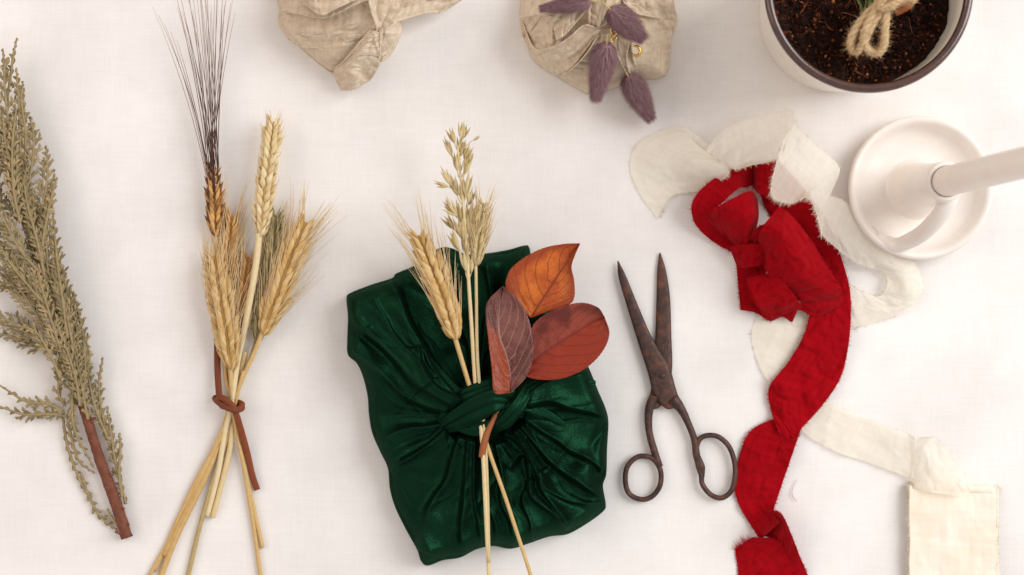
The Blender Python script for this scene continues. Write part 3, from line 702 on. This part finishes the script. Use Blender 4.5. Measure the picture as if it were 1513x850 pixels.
# ------------------------------------------------------------------ scissors
SC = thing('scissors', 'old rusty brown scissors lying half open on the white cloth', 'scissors', 978, 560)
mb = MB(); slab(mb, [(974,374,976,374,2.5,4),(971,400,984,400,2.5,6),(970,440,990,440,2.5,7),(968,500,992,495,2.5,7.5),(966,545,993,548,2.5,7.5),(961,580,984,590,2.5,8),(957,606,972,604,2.5,9)])
mb.build('blade', M['steel'], SC)
mb = MB(); slab(mb, [(912,386,914,386,6,7.5),(914,410,925,408,7,10),(926,452,943,452,8,12.5),(942,504,964,500,8,13.5),(957,550,988,540,8,14),(966,584,998,572,8,14.5),(984,604,1005,594,8,13.5),(997,603,1009,598,7,12)])
mb.build('blade', M['steel'], SC)
mb = MB()
tube(mb, [(967,586,6),(959,606,7),(959,636,8),(966,664,8),(975,690,8)], [8,6.4,5.2,5.4,5], n=50, sides=16)
tube(mb, [(949,674,8),(966,679,8),(976,696,8),(975,718,8),(963,734,8),(947,738,8),(930,730,8),(924,712,8),(926,692,8),(936,679,8)], 3.9, n=80, sides=16, closed=True, flat=1.15)
mb.build('handle', M['steel'], SC)
mb = MB()
tube(mb, [(994,590,9),(1006,604,9),(1017,626,9),(1026,650,9),(1029,672,9),(1034,694,9)], [10,6.6,5,5,5.6,4], n=50, sides=16)
tube(mb, [(1046,643.5,9),(1062,646,9),(1077,660,9),(1085,682,9),(1086,706,9),(1080,726,9),(1066,736,9),(1050,731,9),(1038,716,9),(1036,702,9),(1031,686,9),(1029,664,9),(1034,649,9)], 3.9, n=90, sides=16, closed=True, flat=1.15)
tube(mb, [(1031,672,9),(1036,690,9),(1038,706,9)], [3,6,3], n=16, sides=12)
mb.build('handle', M['steel'], SC)
mb = MB(); 
lathe(mb, (978.5, 556), [(0,16.4),(1.2,16.4),(1.3,15.6),(3.4,15.9),(4.6,15.2),(5,13.5)], 24); mb.build('pivot_screw', M['steel'], SC)

# ------------------------------------------------------------------ red ribbon
RR = thing('red_ribbon', 'crumpled crimson red cotton ribbon with raw edges, looping down the cloth', 'ribbon', 1150, 450)
rb = MB(); rf = MB()
def rp(rows, nu=44, nv=12, noise=1.8, seed=1, fr=(1, 1), **kw):
    rows = [[(x, y, z+1.05*max(0, z-14)) for x, y, z in r] for r in rows]
    G = patch(rb, rows, int(nu*1.5), nv*2, noise*1.0, seed=seed, crease=3.0, crumple=4.5, **kw)
    for s, (e, q) in enumerate(((0, 1), (-1, -2))):
        if fr[s]:
            E = G[:, e]; L = np.linalg.norm(np.diff(E, axis=0), axis=1).sum(); fray(rf, E, G[:, q], int(L*1.5), 3.4, .36)
rp([[(1118,262,5),(1150,237,6)],[(1128,300,5),(1190,282,6)],[(1150,340,5),(1222,330,8)],[(1180,384,6),(1240,372,10)],[(1202,425,8),(1255,425,14)],[(1197,462,13),(1257,470,15)],[(1187,497,13),(1252,520,15)],[(1165,535,13),(1240,562,13)],[(1137,572,12),(1214,600,14)],[(1139,605,9),(1186,631,16)],[(1150,636,14),(1172,646,18)],[(1160,657,12),(1164,655,13)]], nu=130, nv=18, noise=4, seed=4)
rp([[(1148,236,9),(1140,300,8)],[(1138,238,26),(1132,292,24)],[(1120,241,24),(1120,284,26)],[(1108,246,8),(1112,276,10)]], seed=2, noise=1)
rp([[(1126,240,10),(1118,270,8)],[(1108,240,20),(1104,276,20)],[(1078,252,24),(1092,278,30)],[(1046,271,28),(1070,297,32)],[(1023,299,26),(1052,315,28)],[(1027,330,20),(1057,338,18)],[(1052,356,12),(1078,352,12)],[(1084,374,8),(1106,368,8)]], nu=70, seed=3, noise=2.2)
rp([[(1048,314,36),(1056,336,18),(1076,354,12)],[(1072,299,42),(1082,330,34),(1090,363,20)],[(1107,283,38),(1110,318,40),(1104,362,26)],[(1119,294,22),(1121,318,26),(1117,340,22)]], nu=40, seed=6, noise=1.4)
rp([[(1078,366,22),(1090,397,14)],[(1104,361,30),(1108,395,24)],[(1134,362,34),(1136,390,26)]], seed=7, noise=1.5)
rp([[(1095,370,18),(1102,374,14)],[(1112,344,36),(1120,364,24)],[(1128,332,46),(1136,356,34)],[(1146,334,46),(1142,352,36)],[(1146,346,32),(1138,358,26)]], seed=8, noise=.6)
rp([[(1120,364,22),(1124,340,46),(1150,306,42)],[(1131,376,32),(1152,345,52),(1170,320,42)],[(1133,400,34),(1172,375,50),(1197,354,38)],[(1150,423,30),(1192,410,44),(1221,394,36)],[(1178,443,24),(1214,434,30),(1240,422,30)],[(1196,451,18),(1222,448,20),(1243,441,20)]], nu=64, nv=22, seed=9, noise=3)
rp([[(1088,392,12),(1134,388,18)],[(1091,425,6),(1128,425,16)],[(1094,458,4),(1120,462,10)]], seed=10)
rp([[(1102,412,22),(1142,402,32)],[(1112,436,28),(1158,418,36)],[(1122,455,24),(1176,440,32)],[(1136,474,10),(1184,454,24)]], seed=11, noise=2, nv=16)
rp([[(1094,456,4),(1102,436,8)],[(1118,463,6),(1122,446,12)],[(1138,474,6),(1148,455,18)],[(1156,468,12),(1166,450,26)],[(1170,475,10),(1180,452,24)],[(1180,458,16),(1186,445,22)],[(1206,468,14),(1202,446,24)],[(1238,452,16),(1232,432,26)],[(1244,440,18),(1240,424,28)]], nu=80, seed=12, noise=2)
rp([[(1152,616,5),(1184,632,8)],[(1114,633,6),(1178,650,16)],[(1096,662,6),(1167,682,14)],[(1086,712,5),(1156,714,12)],[(1091,744,6),(1148,738,14)],[(1110,777,8),(1143,757,20)],[(1124,798,14),(1152,772,34)]], nu=90, nv=18, seed=13, noise=4)
rp([[(1128,758,8),(1128,792,6)],[(1146,755,24),(1144,797,12)],[(1158,765,36),(1152,800,16)],[(1170,792,28),(1158,808,16)],[(1183,825,18),(1166,838,10)],[(1198,860,8),(1176,874,6)]], nu=60, seed=14, noise=1.6)
rp([[(1112,794,16),(1086,811,3)],[(1148,798,18),(1090,838,3)],[(1170,826,14),(1094,866,4)],[(1184,866,10),(1098,890,4)]], nu=50, nv=18, seed=15, noise=3)
RN = rb.build('strand', M['red'], RR, solid=.5, recalc=True)
# torn end spikes and loose threads
n = 60; e0 = np.linspace(0, 1, n)[:, None]; E = np.array([1111, 795, 12])*(1-e0)+np.array([1085, 812, 4])*e0
fray(rf, E, E+np.array([20, 20, 0]), 50, 8, .5)
rf.build('frayed_threads', M['redthread'], RR)

# ------------------------------------------------------------------ cream ribbon
CR = thing('cream_ribbon', 'sheer cream silk ribbon with frayed edges, its rest wound into a flat block', 'ribbon', 1250, 450)
cb = MB(); cf = MB()
def cp(rows, nu=50, nv=14, noise=2, seed=1, fr=(1, 1), fl=3.5, **kw):
    rows = [[(x, y, z+.85*max(0, z-14)) for x, y, z in r] for r in rows]
    G = patch(cb, rows, int(nu*1.5), nv*2, noise*1.2, nscale=30, seed=seed, crease=2.0, crumple=2.4, **kw)
    for s, (e, q) in enumerate(((0, 1), (-1, -2))):
        if fr[s]:
            E = G[:, e]; L = np.linalg.norm(np.diff(E, axis=0), axis=1).sum(); fray(cf, E, G[:, q], int(L*fr[s]*1.3), fl*1.3, .36)
cp([[(972,324,3),(973,322,3)],[(945,285,3),(994,290,6)],[(931,243,3),(1032,282,12)],[(946,210,4),(1074,260,34)],[(985,190,6),(1066,240,30)],[(1013,188,8),(1034,226,20)]], seed=31, fr=(.2, 1.5), noise=3)
cp([[(1013,188,8),(1020,205,10)],[(1030,200,8),(1030,226,12)],[(1050,215,14),(1058,240,26)]], seed=38, fr=(0, 0), nu=20, noise=1)
cp([[(1042,225,20),(1060,242,26)],[(1060,200,24),(1085,250,34)],[(1090,181,26),(1112,244,40)],[(1135,168,30),(1142,238,44)],[(1166,162,40),(1156,226,52)],[(1175,178,46),(1160,215,56)]], seed=32, fr=(.2, 1.2), noise=3, nu=60)
cp([[(1176,180,44),(1158,205,60)],[(1180,190,40),(1148,240,60)],[(1196,205,36),(1140,286,46)],[(1222,228,34),(1166,300,44)],[(1240,248,30),(1194,292,48)],[(1236,268,28),(1208,318,44)],[(1222,292,26),(1214,348,34)]], nu=90, nv=20, seed=33, fr=(.3, 2.2), noise=4, fl=5)
cp([[(1222,288,22),(1211,300,34),(1213,346,36)],[(1252,300,20),(1240,340,28),(1242,372,22)],[(1292,338,18),(1276,368,18),(1270,391,14)],[(1330,366,16),(1312,386,18),(1298,400,12)],[(1356,396,16),(1334,406,18),(1310,411,12)],[(1364,426,12),(1340,428,18),(1309,425,10)],[(1346,456,8),(1326,450,12),(1298,438,8)],[(1302,474,4),(1290,455,7),(1272,430,5)],[(1258,485,3),(1254,455,5),(1246,420,4)],[(1215,486,3),(1212,460,3),(1210,432,3)],[(1170,480,2.5),(1174,455,3),(1178,432,3)]], nu=150, nv=16, seed=34, fr=(.4, 1.0), noise=2.6, fl=4)
cp([[(1200,466,3),(1160,420,3)],[(1198,500,3),(1114,478,3)],[(1186,540,3),(1116,525,3)],[(1200,585,3),(1140,572,3)],[(1222,594,3),(1180,632,4)],[(1262,612,4),(1230,665,5)],[(1306,628,5),(1284,684,6)],[(1338,640,6),(1344,706,10)],[(1352,648,14),(1347,706,12)]], nu=90, seed=36, fr=(.3, .3), noise=3)
cp([[(1356,648,18),(1346,700,10)],[(1374,646,24),(1348,712,12)],[(1386,650,22),(1356,722,16)],[(1410,680,20),(1380,728,22)],[(1442,722,20),(1420,734,22)]], nu=50, seed=37, fr=(.3, 0), noise=2.4)
cb.build('strand', M['cream'], CR, recalc=True)
# wound block: layers of ribbon round a card
mb = MB()
for L_ in range(7):
    z = 2+L_*1.7; o_ = L_*.9
    x0, x1 = 1344+random.uniform(-2, 2), 1473+random.uniform(-3, 3); y0, y1 = 714+o_+random.uniform(-1.5, 1.5), 905
    rows = [[(x0, y0+6, z-1.5), (x1, y0+11, z-1.5)], [(x0, y0, z), (x1, y0+5, z)]]+[[(x0, y, z+3), (x1, y+3, z+3)] for y in np.linspace(735, y1-5, 6)]+[[(x0, y1, z), (x1, y1, z)]]
    rows = [[(x+random.uniform(-1.6, 1.6), y, z) for x, y, z in r] for r in rows]
    G = patch(mb, rows, 90, 70, 1.8, nscale=26, seed=50+L_, pleat=.9, pk=3.2)
    fray(cf, G[:, 0], G[:, 1], 260, 5, .4); fray(cf, G[:, -1], G[:, -2], 200, 4.5, .4)
tube(mb, [(1350,719,8),(1410,721,8),(1468,726,8)], 7, n=40, sides=20, flat=1)
tube(mb, [(1350,900,8),(1410,900,8),(1468,900,8)], 7, n=40, sides=20, flat=1)
mb.build('wound_block', M['creamthick'], CR, solid=.6)
cf.build('frayed_threads', M['creamthread'], CR)

# ------------------------------------------------------------------ linen bundles
LB = thing('linen_bundle', 'natural linen cloth bundle with a folded tail, at the top edge left of centre', 'cloth bundle', 520, -20)
OUT1 = [(412,14),(420,36),(426,56),(446,72),(478,99),(496,106),(530,104),(560,92),(576,82),(588,58),(592,32),(600,-10),(596,-70),(570,-120),(510,-140),(450,-120),(416,-70),(408,-20)]
def lf1(px, py, d):
    R = lambda *a: ridge(px, py, *a)
    z = R([(430,64),(470,72),(520,64),(560,40)], 8, 14, 7)+R([(478,99),(510,60),(545,20)], 7, 8, 8)+R([(590,40),(570,30),(556,10)], 6, 8, 8)
    z += (fbm(px/30, py/30, 4, 3)-.45)*10
    return z
mb = MB(); dome(mb, OUT1, (505, -15), 56, 50, lf1, nr=90, na=260)
o = mb.build('cloth_wrap', M['linen'], LB, up=True)
mb = MB()
lp = lambda rows, nu=50, nv=26, noise=3.0, seed=1, **kw: patch(mb, rows, int(nu*1.6), nv*2, noise*1.1, nscale=24, seed=seed, **{**dict(lip=5, pleat=3, crease=4, crumple=5), **kw})
# broad front band
lp([[(414,14,36),(412,34,28),(426,58,16)],[(440,20,60),(436,46,56),(447,70,34)],[(478,25,74),(476,48,76),(480,71,56)],[(512,12,94),(516,38,88),(516,64,62)],[(536,2,98),(545,28,94),(542,50,76)],[(548,8,92),(556,32,90),(555,42,82)]], seed=71)
# back upper band, hemmed edge lying over it
lp([[(420,-30,60),(414,16,54)],[(444,-30,88),(450,23,80)],[(466,-30,104),(474,27,96)],[(494,-30,112),(494,22,106)],[(520,-40,116),(522,8,114)],[(545,-40,110),(546,-2,110)]], seed=72)
lp([[(438,-30,100),(452,6,96)],[(456,-30,108),(474,22,108)],[(486,-35,118),(498,12,118)],[(524,-40,122),(528,-2,122)]], seed=77, noise=2)
# pocket triangle below
lp([[(430,58,4),(446,72,8)],[(468,66,22),(470,93,6)],[(500,60,36),(486,105,5)],[(524,56,40),(499,112,5)]], seed=73, noise=2)
mb.build('fold', M['linen'], LB, solid=2.2)
mb = MB()
# upright twisted fold and hanging tail
lp([[(540,-40,110),(604,-40,104)],[(542,-10,114),(600,-4,104)],[(548,16,110),(584,26,96)],[(555,36,100),(568,40,94)],[(557,46,92),(561,46,92)]], seed=74, noise=4)
lp([[(548,44,88),(556,46,94),(562,50,88)],[(528,66,72),(546,62,88),(562,74,72)],[(508,90,52),(534,82,76),(560,96,50)],[(493,106,30),(520,104,56),(552,112,30)],[(503,133,14),(522,132,30),(546,119,14)]], seed=75, noise=4, nu=60, nv=30)
lp([[(560,44,84),(558,70,66),(560,92,30)],[(576,38,76),(580,60,60),(574,84,20)],[(591,30,58),(592,48,40),(588,62,14)]], seed=76, noise=2)
lp([[(584,-30,92),(560,46,86)],[(612,-30,80),(590,32,62)],[(645,-26,62),(630,20,40)],[(676,-22,46),(652,18,24)],[(700,-28,36),(682,0,24)]], seed=78, noise=5)
mb.build('knot', M['linen'], LB, solid=2.2)

LB = thing('linen_bundle', 'round natural linen bundle decorated with mauve bunny tail grass', 'cloth bundle', 885, -10)
OUT2 = [(768,26),(776,52),(786,86),(802,101),(822,113),(850,130),(872,139),(910,130),(948,119),(974,116),(986,108),(990,84),(992,58),(1001,30),(994,6),(985,-30),(960,-90),(900,-130),(840,-120),(790,-70),(774,-20)]
def lf2(px, py, d):
    R = lambda *a: ridge(px, py, *a)
    z = R([(786,84),(820,72),(858,42)], 10, 16, 8)+R([(822,112),(860,80),(890,40)], 9, 18, 8)+R([(875,138),(880,90),(892,40)], 5, 12, 10)
    z += R([(930,112),(912,76),(902,40)], 10, 8, 16)+R([(992,58),(950,40),(915,30)], 9, 20, 8)+R([(986,106),(945,90),(920,60)], 4, 12, 12)
    z += R([(768,28),(800,22),(850,8)], 9, 14, 7)
    z += (fbm(px/30, py/30, 14, 3)-.45)*9
    return z
mb = MB(); dome(mb, OUT2, (885, -8), 66, 60, lf2, nr=110, na=320); mb.build('cloth_wrap', M['linen'], LB, up=True)
mb = MB()
# crescent band around the front left
lp([[(768,22,40),(782,58,30),(792,92,10)],[(788,70,58),(794,84,44),(806,104,16)],[(812,72,84),(816,90,62),(826,110,34)],[(838,58,100),(846,78,86),(846,98,66)],[(862,38,110),(872,56,104),(868,70,92)],[(878,40,108),(888,44,108),(884,48,104)]], nu=70, seed=81, noise=3)
lp([[(768,26,44),(772,52,30)],[(796,22,72),(786,76,46)],[(818,26,88),(812,72,72)],[(836,30,96),(830,62,88)]], seed=82, noise=3)
lp([[(815,28,96),(822,60,88)],[(838,8,108),(836,50,98)],[(868,-14,116),(862,20,108)]], seed=83, noise=2)
lp([[(900,50,110),(884,52,108)],[(902,80,88),(866,80,96)],[(890,110,56),(842,104,64)],[(876,138,12),(824,112,22)]], seed=87, noise=3)
mb.build('fold', M['linen'], LB, solid=2.2)
mb = MB()
lp([[(868,-30,122),(906,-30,118)],[(869,0,122),(898,0,124)],[(870,24,116),(888,30,122)],[(871,42,108),(884,42,112)]], seed=84, noise=4)
lp([[(892,-30,126),(940,-30,116)],[(896,-2,126),(930,-4,120)],[(892,24,122),(912,20,118)],[(884,42,112),(892,38,112)]], seed=85, noise=4)
lp([[(916,-30,124),(1000,-30,92)],[(920,0,124),(996,4,84)],[(934,16,114),(1000,24,62)],[(944,22,108),(998,32,56)]], seed=86, noise=4)
lp([[(926,14,106),(998,30,58)],[(930,44,96),(992,58,50)],[(934,80,76),(988,84,36)],[(940,108,44),(982,108,14)]], seed=89, noise=4)
lp([[(905,30,112),(950,30,104)],[(902,60,108),(930,66,98)],[(915,88,84),(926,90,84)],[(928,112,60),(932,112,60)]], seed=88, noise=3)
mb.build('knot', M['linen'], LB, solid=2.2)

# bunny tails
def bunny(a, b, w, label):
    a = np.array(a, float); b = np.array(b, float); k = thing('bunny_tail_grass', label, 'dried grass', a[0], a[1], a[2], 'mauve bunny tails on the linen bundle')
    ax = b-a; L = np.linalg.norm(ax); ax /= L; s = nrm(np.cross(ax, [0, 0, 1.])); u = np.cross(s, ax)
    mb = MB(); tube(mb, [a, a*.5+b*.5, b-ax*L*.12], [w*.2, w*.34, w*.08], n=20, sides=12, tone=.2)
    N = 9500; t = RNG.random(N)**.9; th = RNG.random(N)*2*math.pi
    r0 = w*.33*np.sin(np.pi*np.clip(t*.80+.14, 0, 1))**.7*(1.1-.72*t)
    rad = np.cos(th)[:, None]*s+np.sin(th)[:, None]*u
    p = a+ax*(t*L*.92)[:, None]+rad*r0[:, None]
    d = ax*RNG.uniform(.5, 1.0, (N, 1))+rad*RNG.uniform(.6, 1.4, (N, 1))+RNG.normal(0, .16, (N, 3))
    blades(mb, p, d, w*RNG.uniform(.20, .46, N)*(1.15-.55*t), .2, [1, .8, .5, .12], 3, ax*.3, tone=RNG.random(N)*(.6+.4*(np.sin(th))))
    mb.build('seed_head', M['bunny'], k)
    m2 = MB(); tube(m2, [a+ax*3, a-ax*8, a-ax*22+np.array([0, 0, -6])], 1.3, n=10, sides=6, tone=.6); m2.build('stem', M['oat'], k)
bunny((872,2,134), (794,14,110), 25, 'mauve bunny tail pointing left across the top of the linen bundle')
bunny((902,14,130), (952,60,112), 38, 'pale mauve bunny tail slanting down right over the linen bundle, beside the gold wire')
bunny((896,66,118), (879,152,60), 38, 'plum bunny tail hanging straight down the front of the linen bundle')
bunny((928,113,66), (963,180,20), 36, 'lowest bunny tail, its tip resting on the white cloth')
mb = MB(); tube(mb, [(902,42,130),(904,50,130),(911,56,131),(906,62,131),(903,58,132),(911,50,131),(908,46,130)], .9, n=50, sides=8)
o = mb.build('gold_wire_loop', M['gold']); tag(o, 'thin gold wire twisted into a figure eight between two bunny tails', 'wire loop')
mb = MB(); tube(mb, [(937,68,114),(944,70,115),(946,78,114),(940,83,113),(934,80,112)], [1.6,2.2,2.2,1.6], n=30, sides=10)
o = mb.build('gold_hook', M['gold']); tag(o, 'small curved gold hook on the right side of the linen bundle', 'hook')

# ------------------------------------------------------------------ plant pot
pc = (1228.5, 29.0)
PT = thing('plant_pot', 'round cream enamel pot with a glossy dark brown rim at the top right', 'pot', *pc)
PT.location = W([(pc[0], pc[1], 0)], False)[0].tolist(); PT['_o'] = list(PT.location)
mb = MB(False); lathe(mb, pc, [(0,1),(92,1),(100,3),(106,10),(111,28),(116,60),(121,100),(127,150),(132,190),(135,216),(129,216),(126,190),(122,165),(118,140),(0,140)], 160); mb.build('pot_body', M['potbody'], PT)
a = np.linspace(0, 2*math.pi, 18, endpoint=False)
mb = MB(False); lathe(mb, pc, np.column_stack([132.6+6.2*np.cos(a), 219+6.5*np.sin(a)]), 180, close=True); mb.build('rim', M['potrim'], PT)
mb = MB(False); th = np.linspace(0, 2*math.pi, 220, endpoint=False); rr = np.linspace(0, 1, 70)
px = pc[0]+124*np.outer(rr, np.cos(th)); py = pc[1]+124*np.outer(rr, np.sin(th)); z = 168+(fbm(px/22, py/22, 4, 5)-.45)*24+(fbm(px/5, py/5, 9, 2)-.4)*8
i = np.arange(69)[:, None]; j = np.arange(220)[None]; j2 = (j+1) % 220
mb.add(np.stack([px, py, z], -1), np.stack(np.broadcast_arrays(i*220+j, i*220+j2, (i+1)*220+j2, (i+1)*220+j), -1).reshape(-1, 4), .2, np.stack([px, py, z], -1))
so = mb.build('potting_soil', M['soil'], up=True); tag(so, 'dark brown crumbly soil filling the cream pot', 'soil', kind='stuff')
mb = MB(False); N = 5200; r = 117*np.sqrt(RNG.random(N)); a = RNG.random(N)*2*math.pi
x = pc[0]+r*np.cos(a); y = pc[1]+r*np.sin(a); zz = 168+(fbm(x/22, y/22, 4, 5)-.45)*24+(fbm(x/5, y/5, 9, 2)-.4)*8
d = RNG.normal(0, 1, (N, 3)); tn = RNG.random(N)**3.2*1.02
blades(mb, np.stack([x, y, zz+.5], 1), d, RNG.uniform(1.5, 7, N), RNG.uniform(.7, 2.6, N), [.3, 1, .9, .3], 5, tone=tn)
N = 260; r = 103*np.sqrt(RNG.random(N)); a = RNG.random(N)*2*math.pi; x = pc[0]+r*np.cos(a); y = pc[1]+r*np.sin(a)
zz = 172+(fbm(x/22, y/22, 4, 5)-.45)*24
d = RNG.normal(0, 1, (N, 3)); d[:, 2] = .15
blades(mb, np.stack([x, y, zz+2], 1), d, RNG.uniform(6, 22, N), .45, [1, 1, .8, .4], 3, RNG.normal(0, .3, (N, 3))*[1, 1, .2], tone=RNG.uniform(.5, 1, N))
g = mb.build('crumbs', M['grit']); bpy.context.view_layer.update()
g.parent = so; g.location = (Vector(g.location)-Vector(so.location)); g['kind'] = 'stuff'; 
# shoot and twine bow on the soil
SH = thing('plant_cutting', 'cut green and brown stems lying on the soil of the pot', 'plant cutting', 1290, 10, 180)
mb = MB(); tube(mb, [(1254,80,186),(1262,66,192),(1280,40,200),(1305,0,206),(1330,-50,214)], [2,6,8,8,7], n=40, sides=14, tone=.5, jit=.1); tube(mb, [(1322,20,198),(1338,8,200),(1352,-6,204)], [5,9,8], n=20, sides=12, tone=.9, jit=.15)
mb.build('stem', M['tipbrown'], SH)
mb = MB(); N = 46; blades(mb, np.column_stack([RNG.uniform(1276, 1300, N), RNG.uniform(10, 44, N), RNG.uniform(200, 214, N)]), np.column_stack([RNG.normal(.15, .35, N), -np.ones(N), RNG.normal(.1, .1, N)]), RNG.uniform(24, 60, N), 1.5, [.6, 1, .8, .3, .05], 5, RNG.normal(0, .12, (N, 3)))
mb.build('leaves', M['green'], SH)
TB = thing('twine_bow', 'fuzzy beige jute twine bow with drooping loops above the pot soil', 'twine bow', 1295, 30, 205)
def twine(mb, pts, r, n=130):
    path = catmull(pts, n); T_, sd, up = frames(path)
    for ph in (0, 2.1, 4.2):
        an = np.linspace(0, n*.32, n)+ph
        q = path+sd*(np.cos(an)*r*.4)[:, None]+up*(np.sin(an)*r*.4)[:, None]
        tube(mb, q[::2], r*.7, n=n, sides=8, tone=.5+.12*ph/4, jit=.1)
    i = RNG.integers(1, n-1, 1300); a = RNG.random(1300)*2*math.pi
    rd_ = np.cos(a)[:, None]*sd[i]+np.sin(a)[:, None]*up[i]
    blades(mb, path[i]+rd_*r*.85, rd_+T_[i]*RNG.normal(0, .9, (1300, 1)), RNG.uniform(2, 8, 1300), .34, [1, .8, .5, .2], 3, RNG.normal(0, .4, (1300, 3)))
mb = MB(); twine(mb, [(1330,-30,228),(1312,-4,226),(1286,16,224),(1264,44,218),(1257,66,206),(1266,76,202),(1276,62,214),(1290,34,226),(1308,6,232)], 6)
mb.build('loop', M['twine'], TB)
mb = MB(); twine(mb, [(1300,-20,232),(1296,8,232),(1282,36,228),(1276,58,216),(1284,74,206),(1297,78,204),(1306,66,210),(1308,38,224),(1312,8,232),(1322,-14,234)], 6)
mb.build('loop', M['twine'], TB)
mb = MB(); twine(mb, [(1318,-30,234),(1306,-6,240),(1302,10,238),(1318,8,238),(1336,-4,236),(1352,0,226)], 6.4, 90); mb.build('knot', M['twine'], TB)

# ------------------------------------------------------------------ candle holder and candle
hc = (1352.5, 279.5)
CH = thing('candle_holder', 'cream ceramic chamberstick with round dish and looped handle', 'candle holder', *hc)
CH.location = W([(hc[0], hc[1], 0)], False)[0].tolist(); CH['_o'] = list(CH.location)
mb = MB(False); lathe(mb, hc, [(0,1),(82,1),(94,4),(102,14),(105.5,26),(104,31),(100,32.5),(95,30),(91,22),(86,13),(76,9),(50,8),(0,8)], 160); mb.build('dish', M['ceramic'], CH)
mb = MB(False); lathe(mb, hc, [(48,7),(42,10),(38,16),(35.5,34),(32,70),(29.5,110),(28,136),(27.5,150),(26.5,153),(24,154),(21.6,153),(20.9,150),(20.9,132),(0,132)], 96); mb.build('candle_cup', M['ceramic'], CH)
mb = MB(); tube(mb, [(1396,268,112),(1404,286,122),(1398,304,116),(1384,324,98),(1364,344,70),(1344,356,46),(1326,362,32),(1310,358,26),(1296,348,26)], [10,13,13,13,12.5,12,11,10,5], n=70, sides=24, flat=.75); mb.build('handle', M['ceramic'], CH)
mb = MB(False); lathe(mb, hc, [(0,136),(20.6,136),(20.6,160),(20.2,260),(19,400),(17.6,540),(15,550),(5,556),(0,556)], 64)
cd = mb.build('candle', M['wax']); tag(cd, 'tall cream taper candle standing in the ceramic holder', 'candle')

# tiny fibre lying on the cloth
mb = MB(); tube(mb, [(1178,708,2),(1171,722,2),(1171,733,2.5),(1177,741,2)], [.3,.5,.7,.3], n=20, sides=6); o = mb.build('plant_fibre', M['fibre']); tag(o, 'tiny curved pinkish fibre on the cloth, right of the red ribbon', 'fibre')

# ------------------------------------------------------------------ light, camera
w = bpy.data.worlds.new('World'); scene.world = w; w.use_nodes = True
w.node_tree.nodes['Background'].inputs[0].default_value = (1.0, .965, .95, 1); w.node_tree.nodes['Background'].inputs[1].default_value = .61
def area(name, loc, size, power, col, size_y=None):
    L = bpy.data.lights.new(name, 'AREA'); L.energy = power; L.color = col; L.size = size; L.shape = 'RECTANGLE'; L.size_y = size_y or size
    o = bpy.data.objects.new(name, L); COL.objects.link(o); o.location = loc
    o.rotation_euler = (Vector((0, 0, 0))-Vector(loc)).to_track_quat('-Z', 'Y').to_euler(); return o
area('window_light', (1.9, .75, 1.7), 1.6, 53, (.95, .97, 1.0), 1.7)
area('warm_room_light', (-1.7, .5, 1.5), 1.3, 11, (1.0, .80, .68))
cam = bpy.data.cameras.new('camera'); co = bpy.data.objects.new('camera', cam); COL.objects.link(co)
co.location = (0, 0, D); cam.sensor_width = 36; cam.lens = 36*D/(1513*S); cam.clip_end = 20; cam.clip_start = .01
cam.dof.use_dof = True; cam.dof.focus_distance = D-.022; cam.dof.aperture_fstop = 5.0
scene.camera = co
scene.view_settings.view_transform = 'Standard'; scene.view_settings.look = 'None'; scene.view_settings.exposure = 0; scene.view_settings.gamma = 1
for o in bpy.data.objects:
    if '_o' in o: del o['_o']
